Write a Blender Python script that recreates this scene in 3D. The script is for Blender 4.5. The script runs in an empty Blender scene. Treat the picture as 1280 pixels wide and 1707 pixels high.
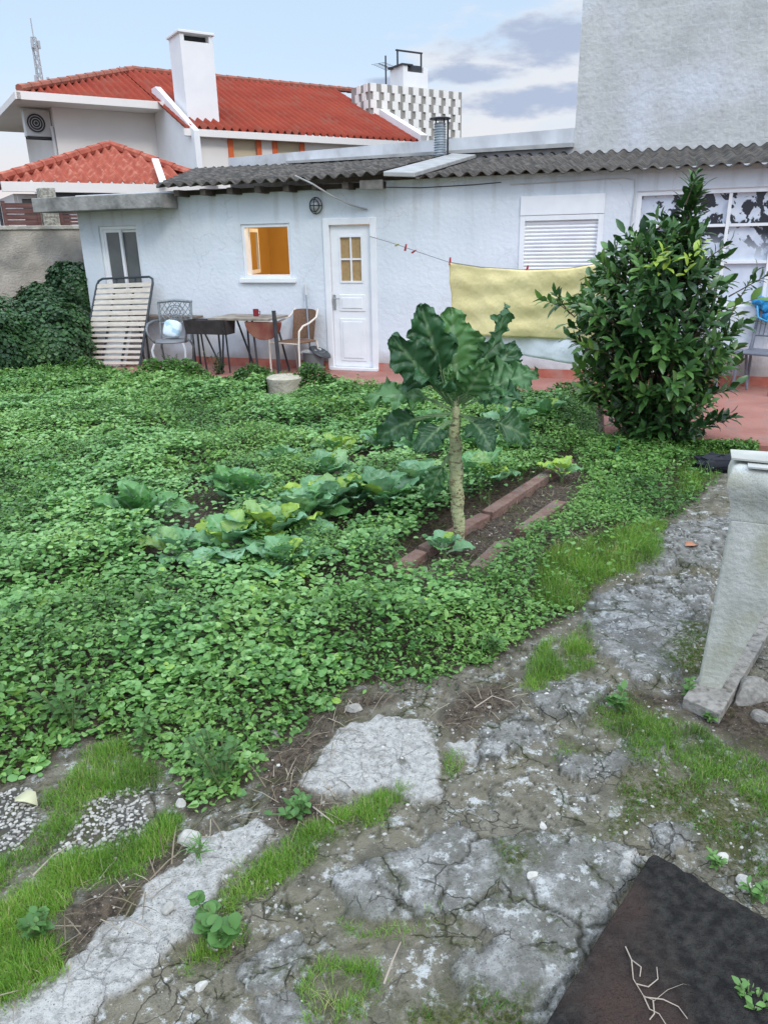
import bpy, bmesh, math, random
import numpy as np
from mathutils import Vector, Matrix
S = bpy.context.scene
COL = S.collection
rng = np.random.default_rng(7)
random.seed(7)
rad = math.radians
# ------------------------------------------------------------------ camera
F_PX, PITCH, ROLL, EYE = 1250.0, rad(19.9), 0.0203, 1.75
cp, sp = math.cos(PITCH), math.sin(PITCH)
FWD = Vector((0, cp, -sp)); UP0 = Vector((0, sp, cp)); RI0 = Vector((1, 0, 0))
RI = RI0 * math.cos(ROLL) - UP0 * math.sin(ROLL)
UP = RI0 * math.sin(ROLL) + UP0 * math.cos(ROLL)
CAM = Vector((0, 0, EYE))
cd = bpy.data.cameras.new('camera'); cam = bpy.data.objects.new('camera', cd); COL.objects.link(cam)
cam.matrix_world = Matrix(((RI.x, UP.x, -FWD.x, 0), (RI.y, UP.y, -FWD.y, 0), (RI.z, UP.z, -FWD.z, EYE), (0, 0, 0, 1)))
cd.sensor_fit = 'VERTICAL'; cd.sensor_height = 24.0; cd.lens = 24.0 * F_PX / 1707.0
cd.clip_start = 0.05; cd.clip_end = 3000
S.camera = cam
# ------------------------------------------------------------------ light
SUN_EL, SUN_AZ = rad(40), rad(150)       # sun low behind the camera, to its right; azimuth from +Y clockwise
SKY_STRENGTH, SUN_STRENGTH, EXPOSURE = 0.13, 0.6, 0.92
w = bpy.data.worlds.new('World'); S.world = w; w.use_nodes = True
wt = w.node_tree; wt.nodes.clear()
def wn(t, **k):
    n = wt.nodes.new(t)
    for a, b in k.items(): setattr(n, a, b)
    return n
wo = wn('ShaderNodeOutputWorld'); wb = wn('ShaderNodeBackground'); wb.inputs['Strength'].default_value = SKY_STRENGTH
sky = wn('ShaderNodeTexSky', sky_type='NISHITA'); sky.sun_disc = False
sky.sun_elevation = SUN_EL; sky.sun_rotation = SUN_AZ; sky.altitude = 30; sky.air_density = 1.0; sky.dust_density = 1.6; sky.ozone_density = 1.6
tc = wn('ShaderNodeTexCoord'); mp = wn('ShaderNodeMapping')
mp.inputs['Scale'].default_value = (1.0, 1.0, 3.2); mp.inputs['Location'].default_value = (0.62, 0.1, 0.23)
wt.links.new(tc.outputs['Generated'], mp.inputs['Vector'])
nz = wn('ShaderNodeTexNoise'); nz.inputs['Scale'].default_value = 4.2; nz.inputs['Detail'].default_value = 7; nz.inputs['Roughness'].default_value = 0.55
wt.links.new(mp.outputs[0], nz.inputs['Vector'])
sx = wn('ShaderNodeSeparateXYZ'); wt.links.new(tc.outputs['Generated'], sx.inputs[0])
def wmath(op, a, b=None, clamp=False):
    n = wn('ShaderNodeMath', operation=op); n.use_clamp = clamp
    for i, v in enumerate((a, b)):
        if v is None: continue
        if isinstance(v, (int, float)): n.inputs[i].default_value = v
        else: wt.links.new(v, n.inputs[i])
    return n.outputs[0]
def wmap(v, a, b, c=0.0, d=1.0):
    n = wn('ShaderNodeMapRange'); n.interpolation_type = 'SMOOTHSTEP'
    wt.links.new(v, n.inputs[0])
    for i, q in enumerate((a, b, c, d)): n.inputs[i + 1].default_value = q
    return n.outputs[0]
def wmix(f, a, b):
    n = wn('ShaderNodeMix', data_type='RGBA')
    if isinstance(f, float): n.inputs[0].default_value = f
    else: wt.links.new(f, n.inputs[0])
    for i, v in ((6, a), (7, b)):
        if isinstance(v, tuple): n.inputs[i].default_value = v
        else: wt.links.new(v, n.inputs[i])
    return n.outputs[2]
# high veil over the blue: bright on the evening-sun side, thinner and bluer away from it
back = wmap(sx.outputs[1], 0.75, -0.5)
veilc = wmix(back, (2.5, 3.1, 3.75, 1), (3.3, 4.2, 5.6, 1))
veilc = wmix(wmap(sx.outputs[2], 0.28, 0.85), veilc, (10.5, 12.2, 14.5, 1))
base = wmix(0.8, sky.outputs[0], veilc)
hor = wmap(sx.outputs[2], 0.02, 0.21, 0.9, 0.0)
base = wmix(hor, base, (3.7, 3.3, 3.2, 1))
# cumulus banks low in the sky, placed by bearing and elevation
yy = wmath('MAXIMUM', sx.outputs[1], 0.05)
uu = wmath('DIVIDE', sx.outputs[0], yy); vv = wmath('DIVIDE', sx.outputs[2], yy)
cxyz = wn('ShaderNodeCombineXYZ'); wt.links.new(uu, cxyz.inputs[0]); wt.links.new(vv, cxyz.inputs[1])
nm = wn('ShaderNodeMapping'); nm.inputs['Scale'].default_value = (1.0, 2.6, 1.0); wt.links.new(cxyz.outputs[0], nm.inputs[0])
nq = wn('ShaderNodeTexNoise'); nq.inputs['Scale'].default_value = 11.0; nq.inputs['Detail'].default_value = 8; nq.inputs['Roughness'].default_value = 0.58; wt.links.new(nm.outputs[0], nq.inputs['Vector'])
def bank(u0, v0, ru, rv, k=1.0):
    a_ = wmath('POWER', wmath('DIVIDE', wmath('SUBTRACT', uu, u0), ru), 2.0); b_ = wmath('POWER', wmath('DIVIDE', wmath('SUBTRACT', vv, v0), rv), 2.0)
    return wmath('MULTIPLY', wmath('SUBTRACT', 1.0, wmath('ADD', a_, b_)), k)
def mx_(l):
    r = l[0]
    for q in l[1:]: r = wmath('MAXIMUM', r, q)
    return r
nc_ = wmath('MULTIPLY', wmath('SUBTRACT', nq.outputs['Fac'], 0.5), 5.2)
lit = mx_([bank(0.21, 0.165, 0.20, 0.10), bank(0.55, 0.12, 0.30, 0.09), bank(-0.10, 0.11, 0.12, 0.02)])
drk = mx_([bank(0.205, 0.215, 0.12, 0.026), bank(0.115, 0.180, 0.060, 0.012), bank(0.205, 0.150, 0.105, 0.018), bank(0.03, 0.176, 0.05, 0.006), bank(0.55, 0.17, 0.25, 0.03)])
litm = wmap(wmath('ADD', lit, wmath('MULTIPLY', nc_, .7)), -0.1, 0.9); drkm = wmap(wmath('ADD', drk, nc_), -0.3, 0.9)
c1 = wmix(wmath('MULTIPLY', litm, 0.8), base, (3.45, 3.5, 3.65, 1))
c1 = wmix(wmath('MULTIPLY', drkm, 0.9), c1, (1.75, 2.1, 2.85, 1))
up_n = wmath('MULTIPLY', wmap(nz.outputs['Fac'], 0.5, 0.65), wmap(sx.outputs[2], 0.3, 0.5))
c2 = wmix(wmath('MULTIPLY', up_n, 0.6), c1, (6.0, 6.1, 6.6, 1))
wt.links.new(c2, wb.inputs['Color']); wt.links.new(wb.outputs[0], wo.inputs[0])
sl = bpy.data.lights.new('sun', 'SUN'); sl.energy = SUN_STRENGTH; sl.angle = rad(12); sl.color = (1.0, 0.94, 0.84)
so = bpy.data.objects.new('sun', sl); COL.objects.link(so)
sd = Vector((math.sin(SUN_AZ) * math.cos(SUN_EL), math.cos(SUN_AZ) * math.cos(SUN_EL), math.sin(SUN_EL)))
so.rotation_euler = sd.to_track_quat('Z', 'Y').to_euler(); so.location = (0, -5, 20)
S.view_settings.view_transform = 'Standard'; S.view_settings.look = 'None'; S.view_settings.exposure = EXPOSURE; S.view_settings.gamma = 1
S.cycles.max_bounces = 6; S.cycles.transparent_max_bounces = 8
# ------------------------------------------------------------------ pixel <-> place
def ray(px, py): return FWD * F_PX + RI * (px - 640) + UP * (853.5 - py)
def gnd(px, py, z=0.0):
    d = ray(px, py); return CAM + d * ((z - EYE) / d.z)
def onplane(px, py, P, N):
    d = ray(px, py); return CAM + d * ((P - CAM).dot(N) / d.dot(N))
def atdist(px, py, y):
    d = ray(px, py); return CAM + d * (y / d.y)
P1 = gnd(590, 621); P2 = gnd(1245, 648)
WU = (P2 - P1).normalized(); WN = Vector((-WU.y, WU.x, 0))
FW = Matrix(((WU.x, WN.x, 0, P1.x), (WU.y, WN.y, 0, P1.y), (0, 0, 1, 0), (0, 0, 0, 1)))   # wall frame: x along wall, y into house, z up
FG = Matrix.Identity(4)
def wl(px, py, off=0.0):
    q = FW.inverted() @ onplane(px, py, P1 + WN * off, WN); return q
def toW(v): return FW @ Vector(v)
def inW(p): return FW.inverted() @ p
# ------------------------------------------------------------------ materials
def mat(name, c1, c2=None, rough=0.8, scale=8.0, bump=0.0, bscale=None, spec=0.3, metal=0.0, c3=None, s3=2.0, detail=6, contrast=(0.35, 0.65), trans=0.0, stretch=None):
    m = bpy.data.materials.new(name); m.use_nodes = True; nt = m.node_tree; N = nt.nodes; L = nt.links
    b = N['Principled BSDF']; b.inputs['Roughness'].default_value = rough; b.inputs['Metallic'].default_value = metal
    b.inputs['Specular IOR Level'].default_value = spec
    tcn = N.new('ShaderNodeTexCoord'); vec = tcn.outputs['Object']
    if stretch:
        mm = N.new('ShaderNodeMapping'); mm.inputs['Scale'].default_value = stretch; L.new(vec, mm.inputs[0]); vec = mm.outputs[0]
    if c2:
        n1 = N.new('ShaderNodeTexNoise'); n1.inputs['Scale'].default_value = scale; n1.inputs['Detail'].default_value = detail; L.new(vec, n1.inputs['Vector'])
        r = N.new('ShaderNodeMapRange'); r.inputs[1].default_value = contrast[0]; r.inputs[2].default_value = contrast[1]; L.new(n1.outputs['Fac'], r.inputs[0])
        mx = N.new('ShaderNodeMix'); mx.data_type = 'RGBA'; L.new(r.outputs[0], mx.inputs[0])
        mx.inputs[6].default_value = (*c1, 1); mx.inputs[7].default_value = (*c2, 1); out = mx.outputs[2]
        if c3:
            n3 = N.new('ShaderNodeTexNoise'); n3.inputs['Scale'].default_value = s3; n3.inputs['Detail'].default_value = 5; L.new(vec, n3.inputs['Vector'])
            r3 = N.new('ShaderNodeMapRange'); r3.inputs[1].default_value = 0.52; r3.inputs[2].default_value = 0.68; L.new(n3.outputs['Fac'], r3.inputs[0])
            m3 = N.new('ShaderNodeMix'); m3.data_type = 'RGBA'; L.new(r3.outputs[0], m3.inputs[0]); L.new(out, m3.inputs[6]); m3.inputs[7].default_value = (*c3, 1); out = m3.outputs[2]
        L.new(out, b.inputs['Base Color'])
    else:
        b.inputs['Base Color'].default_value = (*c1, 1)
    if bump:
        nb = N.new('ShaderNodeTexNoise'); nb.inputs['Scale'].default_value = bscale or scale * 3; nb.inputs['Detail'].default_value = 5; L.new(vec, nb.inputs['Vector'])
        bp = N.new('ShaderNodeBump'); bp.inputs['Strength'].default_value = bump; bp.inputs['Distance'].default_value = 0.02
        L.new(nb.outputs['Fac'], bp.inputs['Height']); L.new(bp.outputs[0], b.inputs['Normal'])
    if trans:
        tr = N.new('ShaderNodeBsdfTranslucent'); ms = N.new('ShaderNodeMixShader'); ms.inputs[0].default_value = trans
        if c2: L.new(out, tr.inputs['Color'])
        else: tr.inputs['Color'].default_value = (*c1, 1)
        L.new(b.outputs[0], ms.inputs[1]); L.new(tr.outputs[0], ms.inputs[2]); L.new(ms.outputs[0], N['Material Output'].inputs[0])
    return m
def leafmat(name, dark, mid, light, rough=0.5, trans=0.22, spec=0.35, rib=None, yellow=None):
    """leaf colour runs with the per-leaf 'tint' attribute; 'rib' marks midribs"""
    m = bpy.data.materials.new(name); m.use_nodes = True; nt = m.node_tree; N = nt.nodes; L = nt.links
    b = N['Principled BSDF']; b.inputs['Roughness'].default_value = rough; b.inputs['Specular IOR Level'].default_value = spec
    a = N.new('ShaderNodeAttribute'); a.attribute_name = 'tint'
    cr = N.new('ShaderNodeValToRGB'); e = cr.color_ramp.elements; e[0].color = (*dark, 1); e[1].color = (*light, 1); e[1].position = 0.9
    q = e.new(0.45); q.color = (*mid, 1)
    if yellow: q = e.new(1.0); q.color = (*yellow, 1)
    L.new(a.outputs['Fac'], cr.inputs[0]); out = cr.outputs[0]
    if rib:
        a2 = N.new('ShaderNodeAttribute'); a2.attribute_name = 'rib'
        mx = N.new('ShaderNodeMix'); mx.data_type = 'RGBA'; L.new(a2.outputs['Fac'], mx.inputs[0]); L.new(out, mx.inputs[6]); mx.inputs[7].default_value = (*rib, 1); out = mx.outputs[2]
    L.new(out, b.inputs['Base Color'])
    tr = N.new('ShaderNodeBsdfTranslucent'); L.new(out, tr.inputs['Color'])
    ms = N.new('ShaderNodeMixShader'); ms.inputs[0].default_value = trans
    L.new(b.outputs[0], ms.inputs[1]); L.new(tr.outputs[0], ms.inputs[2]); L.new(ms.outputs[0], N['Material Output'].inputs[0])
    return m
# ------------------------------------------------------------------ objects
MW = {}
def tag(o, label=None, cat=None, group=None, kind=None):
    if label: o['label'] = label
    if cat: o['category'] = cat
    if group: o['group'] = group
    if kind: o['kind'] = kind
    return o
def thing(name, label, cat, frame=FG, loc=(0, 0, 0), rz=0.0, group=None):
    o = bpy.data.objects.new(name, None); COL.objects.link(o); o.empty_display_size = 0.2
    M = frame @ Matrix.Translation(Vector(loc)) @ Matrix.Rotation(rz, 4, 'Z')
    o.matrix_world = M; MW[o.name] = M
    return tag(o, label, cat, group)
class MB:
    def __init__(s, frame=FG): s.v = []; s.f = []; s.F = frame
    def quad(s, *p):
        n = len(s.v); s.v += [tuple(q) for q in p]; s.f.append(tuple(range(n, n + len(p)))); return s
    def box(s, x0, x1, y0, y1, z0, z1):
        n = len(s.v)
        s.v += [(x0, y0, z0), (x1, y0, z0), (x1, y1, z0), (x0, y1, z0), (x0, y0, z1), (x1, y0, z1), (x1, y1, z1), (x0, y1, z1)]
        s.f += [tuple(n + i for i in q) for q in ((0, 3, 2, 1), (4, 5, 6, 7), (0, 1, 5, 4), (1, 2, 6, 5), (2, 3, 7, 6), (3, 0, 4, 7))]; return s
    def obox(s, c, ax, ay, az):
        """box centred at c with half-axis vectors"""
        c, ax, ay, az = map(Vector, (c, ax, ay, az)); n = len(s.v)
        for k in (-1, 1):
            for i, j in ((-1, -1), (1, -1), (1, 1), (-1, 1)): s.v.append(tuple(c + ax * i + ay * j + az * k))
        s.f += [tuple(n + i for i in q) for q in ((0, 3, 2, 1), (4, 5, 6, 7), (0, 1, 5, 4), (1, 2, 6, 5), (2, 3, 7, 6), (3, 0, 4, 7))]; return s
    def bar(s, a, b, w, h, up=(0, 0, 1)):
        a, b = Vector(a), Vector(b); d = (b - a); L = d.length; d.normalize(); u = Vector(up)
        side = d.cross(u)
        if side.length < 1e-4: side = d.cross(Vector((0, 1, 0)))
        side.normalize(); u = side.cross(d).normalized()
        return s.obox((a + b) / 2, d * L / 2, side * w / 2, u * h / 2)
    def tube(s, pts, r, n=8, cap=True):
        pts = [Vector(p) for p in pts]; R = r if isinstance(r, (list, tuple)) else [r] * len(pts)
        base = len(s.v); ref = None
        for i, p in enumerate(pts):
            d = (pts[min(i + 1, len(pts) - 1)] - pts[max(i - 1, 0)]).normalized()
            if ref is None: ref = d.cross(Vector((0.3, 0.2, 1)) if abs(d.z) < 0.9 else Vector((1, 0, 0))).normalized()
            ref = (ref - d * ref.dot(d)).normalized(); q = d.cross(ref)
            for k in range(n):
                t = 2 * math.pi * k / n; s.v.append(tuple(p + (ref * math.cos(t) + q * math.sin(t)) * R[i]))
        for i in range(len(pts) - 1):
            for k in range(n):
                a = base + i * n + k; b2 = base + i * n + (k + 1) % n
                s.f.append((a, b2, b2 + n, a + n))
        if cap:
            s.f.append(tuple(base + k for k in reversed(range(n)))); e = base + (len(pts) - 1) * n; s.f.append(tuple(e + k for k in range(n)))
        return s
    def lathe(s, c, prof, n=20):
        c = Vector(c); base = len(s.v)
        for r, z in prof:
            for k in range(n):
                t = 2 * math.pi * k / n; s.v.append((c.x + r * math.cos(t), c.y + r * math.sin(t), c.z + z))
        for i in range(len(prof) - 1):
            for k in range(n):
                a = base + i * n + k; b2 = base + i * n + (k + 1) % n; s.f.append((a, b2, b2 + n, a + n))
        s.f.append(tuple(base + k for k in reversed(range(n)))); e = base + (len(prof) - 1) * n; s.f.append(tuple(e + k for k in range(n)))
        return s
    def prism(s, poly, d):
        """poly: list of 3D points (planar); d: extrusion vector"""
        d = Vector(d); n = len(s.v); k = len(poly)
        s.v += [tuple(Vector(p)) for p in poly] + [tuple(Vector(p) + d) for p in poly]
        s.f.append(tuple(n + i for i in range(k))); s.f.append(tuple(n + k + i for i in reversed(range(k))))
        for i in range(k):
            j = (i + 1) % k; s.f.append((n + j, n + i, n + k + i, n + k + j))
        return s
    def build(s, name, m, parent=None, smooth=False, bevel=0.0, fix=True):
        me = bpy.data.meshes.new(name)
        X = s.F if parent is None else (MW[parent.name].inverted() @ s.F)
        me.from_pydata([X @ Vector(v) for v in s.v], [], s.f)
        if fix:
            bm = bmesh.new(); bm.from_mesh(me); bmesh.ops.recalc_face_normals(bm, faces=bm.faces); bm.to_mesh(me); bm.free()
        me.materials.append(m)
        if smooth:
            me.polygons.foreach_set('use_smooth', [True] * len(me.polygons))
            try: me.set_sharp_from_angle(angle=rad(40))
            except Exception: pass
        o = bpy.data.objects.new(name, me); COL.objects.link(o)
        if parent is not None: o.parent = parent; MW[o.name] = MW[parent.name]
        else: MW[o.name] = Matrix.Identity(4)
        if bevel:
            b = o.modifiers.new('bevel', 'BEVEL'); b.width = bevel; b.segments = 2; b.limit_method = 'ANGLE'
        return o
def npmesh(name, V, Fa, m, parent=None, attrs=None, smooth=True, frame=FG):
    """V (N,3), Fa (M,k) -> mesh object; attrs: dict of per-vertex floats"""
    X = frame if parent is None else (MW[parent.name].inverted() @ frame)
    X = np.array(X); V = V @ X[:3, :3].T + X[:3, 3]
    me = bpy.data.meshes.new(name); k = Fa.shape[1]
    me.vertices.add(len(V)); me.vertices.foreach_set('co', V.astype(np.float32).ravel())
    me.loops.add(Fa.size); me.loops.foreach_set('vertex_index', Fa.astype(np.int32).ravel())
    me.polygons.add(len(Fa)); me.polygons.foreach_set('loop_start', np.arange(0, Fa.size, k, dtype=np.int32)); me.polygons.foreach_set('loop_total', np.full(len(Fa), k, dtype=np.int32))
    me.polygons.foreach_set('use_smooth', np.full(len(Fa), smooth))
    me.update(calc_edges=True)
    for a, val in (attrs or {}).items():
        at = me.attributes.new(a, 'FLOAT', 'POINT'); at.data.foreach_set('value', val.astype(np.float32))
    me.materials.append(m)
    o = bpy.data.objects.new(name, me); COL.objects.link(o)
    if parent is not None: o.parent = parent; MW[o.name] = MW[parent.name]
    else: MW[o.name] = Matrix.Identity(4)
    return o
# ------------------------------------------------------------------ numpy noise, polygons
def _h(ix, iy, seed):
    n = (ix.astype(np.int64) * 374761393 + iy.astype(np.int64) * 668265263 + seed * 2147483647 + 1013904223) & 0xffffffff
    n = ((n ^ (n >> 13)) * 1274126177) & 0xffffffff; n = n ^ (n >> 16)
    return (n & 0xffffff) / float(0xffffff)
def vn(x, y, seed=0):
    ix = np.floor(x); iy = np.floor(y); fx = x - ix; fy = y - iy; fx = fx * fx * (3 - 2 * fx); fy = fy * fy * (3 - 2 * fy)
    a = _h(ix, iy, seed); b = _h(ix + 1, iy, seed); c = _h(ix, iy + 1, seed); d = _h(ix + 1, iy + 1, seed)
    return (a * (1 - fx) + b * fx) * (1 - fy) + (c * (1 - fx) + d * fx) * fy
def fbm(x, y, sc, o=4, seed=0):
    s = 0; a = 0.5; t = 0
    for i in range(o): s = s + a * vn(x * sc, y * sc, seed + i * 17); t += a; a *= 0.55; sc *= 2.03
    return s / t
def voro(x, y, sc, seed=0, jit=0.95):
    X = x * sc; Y = y * sc; ix = np.floor(X); iy = np.floor(Y); f1 = np.full(X.shape, 9.0); f2 = f1.copy(); cid = np.zeros(X.shape)
    for i in (-1, 0, 1):
        for j in (-1, 0, 1):
            px = ix + i + 0.5 + jit * (_h(ix + i, iy + j, seed) - 0.5); py = iy + j + 0.5 + jit * (_h(ix + i, iy + j, seed + 5) - 0.5)
            d = np.hypot(X - px, Y - py); m1 = d < f1
            f2 = np.where(m1, f1, np.minimum(f2, d)); cid = np.where(m1, _h(ix + i, iy + j, seed + 9), cid); f1 = np.where(m1, d, f1)
    return f1 / sc, (f2 - f1) / sc, cid
def sdf(x, y, P):
    P = np.asarray(P, float); d = np.full(x.shape, 1e9); ins = np.zeros(x.shape, bool); n = len(P)
    for i in range(n):
        ax, ay = P[i]; bx, by = P[(i + 1) % n]; ex, ey = bx - ax, by - ay; L = ex * ex + ey * ey + 1e-12
        t = np.clip(((x - ax) * ex + (y - ay) * ey) / L, 0, 1); d = np.minimum(d, np.hypot(x - ax - t * ex, y - ay - t * ey))
        if ey != 0:
            c = ((ay > y) != (by > y)); xi = ax + (y - ay) / ey * ex; ins ^= (c & (x < xi))
    return np.where(ins, -d, d)
def gp(*pts): return [tuple(gnd(*p).xy) for p in pts]
def sm(a, b, v): t = np.clip((v - a) / (b - a), 0, 1); return t * t * (3 - 2 * t)
# ================================================================== GROUND LAYOUT (plan view, metres)
def wxy(x, y): p = toW((x, y, 0)); return (p.x, p.y)
PATIO = [wxy(-9, .3), wxy(9, .3), wxy(9, -2.95), wxy(3.65, -2.9), wxy(3.5, -1.3), wxy(-9, -1.3)]
VEG = gp((-350, 1345), (60, 1290), (130, 1225), (230, 1225), (290, 1290), (330, 1350), (400, 1320), (440, 1240), (520, 1210), (590, 1140), (740, 1125), (850, 1085), (950, 1020), (1010, 960), (1080, 930), (1110, 870), (1180, 810), (1205, 765)) \
    + [wxy(4.3, -3.0), wxy(3.6, -2.9), wxy(3.4, -1.35), wxy(-9, -1.35), (-14, 12), (-12, 5)]
BEDS = [gp((240, 950), (235, 900), (320, 815), (420, 800), (430, 840), (400, 890), (385, 970), (320, 990)),
        gp((500, 800), (560, 765), (650, 745), (735, 752), (735, 790), (640, 800), (560, 830), (520, 830)),
        gp((470, 890), (540, 860), (640, 850), (650, 880), (560, 910), (500, 920)),
        gp((640, 955), (660, 925), (955, 755), (980, 800), (950, 855), (815, 965), (700, 975))]
GRASS = [gp((130, 1250), (200, 1230), (280, 1262), (275, 1300), (160, 1335), (140, 1375), (60, 1445), (-60, 1540), (-60, 1470), (60, 1390), (75, 1330)),
         gp((290, 1345), (330, 1370), (250, 1440), (140, 1480), (100, 1540), (110, 1620), (60, 1670), (-60, 1707), (-60, 1540), (90, 1440), (180, 1395)),
         gp((690, 1310), (650, 1360), (560, 1395), (520, 1440), (460, 1475), (400, 1500), (380, 1580), (330, 1635), (300, 1600), (340, 1540), (400, 1450), (420, 1420), (520, 1370), (560, 1340), (640, 1310)),
         gp((500, 1590), (560, 1600), (630, 1590), (640, 1640), (600, 1720), (505, 1720)),
         gp((975, 1165), (1040, 1150), (1100, 1180), (1180, 1220), (1300, 1270), (1300, 1360), (1220, 1330), (1130, 1320), (1060, 1280), (1030, 1240), (980, 1200)),
         gp((1110, 865), (1100, 940), (1000, 970), (960, 1020), (880, 1010), (900, 930), (1000, 890)),
         gp((870, 1145), (890, 1080), (980, 1035), (1000, 1110), (930, 1140), (890, 1160)),
         gp((740, 1245), (780, 1255), (762, 1290), (740, 1280)), gp((925, 1230), (970, 1235), (965, 1255), (930, 1252)),
         gp((1120, 780), (1200, 745), (1240, 752), (1190, 800), (1110, 850)), gp((560, 1520), (600, 1535), (730, 1530), (640, 1550), (560, 1550))]
MOSS = [gp((1030, 1270), (1300, 1330), (1300, 1440), (1200, 1430), (1100, 1365), (1000, 1395), (985, 1350)), gp((838, 1418), (865, 1400), (895, 1412), (892, 1445), (865, 1460), (842, 1450)),
        gp((680, 1650), (780, 1640), (900, 1650), (910, 1720), (680, 1720)), gp((1120, 1040), (1200, 1040), (1190, 1130), (1110, 1120)), gp((1180, 1330), (1300, 1380), (1300, 1480), (1240, 1470))]
WHITE = [gp((505, 1290), (560, 1220), (620, 1185), (700, 1195), (725, 1240), (740, 1325), (705, 1335), (640, 1305), (560, 1325), (505, 1312)),
         gp((-60, 1720), (100, 1610), (225, 1505), (330, 1405), (420, 1365), (465, 1385), (400, 1425), (345, 1500), (330, 1540), (270, 1600), (140, 1720)),
         gp((740, 1235), (790, 1225), (800, 1260), (745, 1265)), gp((1035, 1425), (1078, 1418), (1050, 1468), (1030, 1460))]
SLAB = [gp((555, 1470), (600, 1445), (700, 1412), (760, 1375), (850, 1440), (835, 1480), (770, 1520), (640, 1542), (578, 1528)),
        gp((765, 1385), (840, 1395), (950, 1390), (1070, 1420), (1010, 1540), (950, 1640), (890, 1700), (780, 1660), (745, 1610), (850, 1550), (765, 1525), (850, 1485)),
        gp((400, 1600), (470, 1550), (510, 1550), (515, 1600), (480, 1640), (410, 1650)), gp((430, 1655), (510, 1645), (512, 1720), (430, 1720)),
        gp((800, 1215), (870, 1188), (920, 1230), (860, 1252), (800, 1270)), gp((920, 1250), (1000, 1260), (1080, 1228), (1112, 1240), (1100, 1262), (1000, 1300), (935, 1285)),
        gp((975, 1000), (1090, 958), (1190, 960), (1180, 1050), (1130, 1130), (1060, 1135), (1000, 1090), (975, 1040)), gp((1040, 935), (1110, 880), (1230, 850), (1200, 945), (1090, 955)),
        gp((880, 1150), (960, 1130), (1010, 1150), (960, 1200), (900, 1190)), gp((1080, 1360), (1150, 1370), (1180, 1400), (1090, 1420)), gp((1240, 1380), (1320, 1330), (1320, 1450), (1250, 1440))]
GRAVEL = [gp((-80, 1320), (50, 1310), (80, 1370), (50, 1410), (-60, 1460)), gp((130, 1340), (240, 1305), (262, 1370), (180, 1415), (85, 1450))]
DIRT = [gp((60, 1640), (100, 1560), (110, 1500), (240, 1440), (300, 1380), (355, 1360), (320, 1430), (240, 1505), (200, 1560), (120, 1610), (20, 1690), (-60, 1720), (-60, 1690)),
        gp((430, 1335), (440, 1250), (520, 1210), (600, 1140), (660, 1150), (560, 1215), (508, 1290), (515, 1325), (560, 1335), (500, 1385), (440, 1360)),
        gp((1130, 1175), (1300, 1130), (1300, 1270), (1180, 1212)), gp((760, 1155), (850, 1120), (870, 1170), (760, 1232), (730, 1190)), gp((1040, 1150), (1140, 1150), (1140, 1180), (1050, 1175)),
        gp((1040, 800), (1120, 745), (1000, 755), (960, 800))]
def warp(x, y, a=0.035, sc=9):
    return x + a * (fbm(x, y, sc, 3, 3) - 0.5) * 2, y + a * (fbm(x, y, sc, 3, 8) - 0.5) * 2
def inside(x, y, polys, soft=0.015, a=0.035, sc=9):
    X, Y = warp(x, y, a, sc); m = np.zeros(x.shape)
    for P in polys:
        P = np.asarray(P); lo = P.min(0) - 0.15; hi = P.max(0) + 0.15
        k = (x > lo[0]) & (x < hi[0]) & (y > lo[1]) & (y < hi[1])
        if k.any(): m[k] = np.maximum(m[k], sm(soft, -soft, sdf(X[k], Y[k], P)))
    return m
def zbase(x, y):
    return 0.03 * (fbm(x, y, 0.7, 3, 40) - 0.5) - 0.015
def zground(x, y):
    """surface of the bare ground (also used to seat things)"""
    return zbase(x, y)
def zg(x, y): return float(zbase(np.array([x]), np.array([y]))[0])
# ground sheet: fine near the path, opening out to the horizon
xs = np.concatenate([[-900, -300, -100, -40, -20, -12], np.arange(-8, -2.2, 0.10), np.arange(-2.2, 1.9, 0.0095), np.arange(1.9, 4, 0.02), np.arange(4, 10, 0.2), [12, 16, 24, 40, 100, 300, 900]])
yl = [0.95]
while yl[-1] < 7: yl.append(yl[-1] + 0.0065 * (yl[-1] / 1.3) ** 1.25)
ys = np.concatenate([[-900, -200, -50, -10, -2, 0, 0.5, 0.8], yl, np.arange(7.1, 14, 0.15), [15, 17, 20, 25, 30, 40, 60, 100, 200, 500, 2000]])
GX, GY = np.meshgrid(xs, ys); gx, gy = GX.ravel(), GY.ravel()
near = (np.abs(gx) < 12) & (gy > -3) & (gy < 14)
m = {}
def reg(polys, **k):
    r = np.zeros(gx.shape); r[near] = inside(gx[near], gy[near], polys, **k); return r
m['white'] = reg(WHITE, soft=0.006, a=0.035, sc=14); m['slab'] = reg(SLAB, soft=0.004, a=0.045, sc=13); m['gravel'] = reg(GRAVEL, soft=0.03, a=.06); m['dirt'] = reg(DIRT, soft=0.05, a=0.06, sc=8)
m['moss'] = np.clip(reg(MOSS, soft=0.05, a=0.09, sc=7) + 0.6 * reg(GRASS, soft=0.05, a=0.05), 0, 1)
veg = reg([VEG], soft=0.04, a=.05); veg[~near] = 1
m['soil'] = np.maximum(veg, m['dirt'] * (1 - m['white']))
f1, f21, cid = voro(gx + .16 * (fbm(gx, gy, 3.5, 5, 90) - .5) * 2, gy + .16 * (fbm(gx, gy, 3.5, 5, 91) - .5) * 2, 2.6, 21)
f1b, f21b, cidb = voro(gx + .06 * (fbm(gx, gy, 9, 4, 92) - .5) * 2, gy + .06 * (fbm(gx, gy, 9, 4, 93) - .5) * 2, 10.0, 33)
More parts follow.
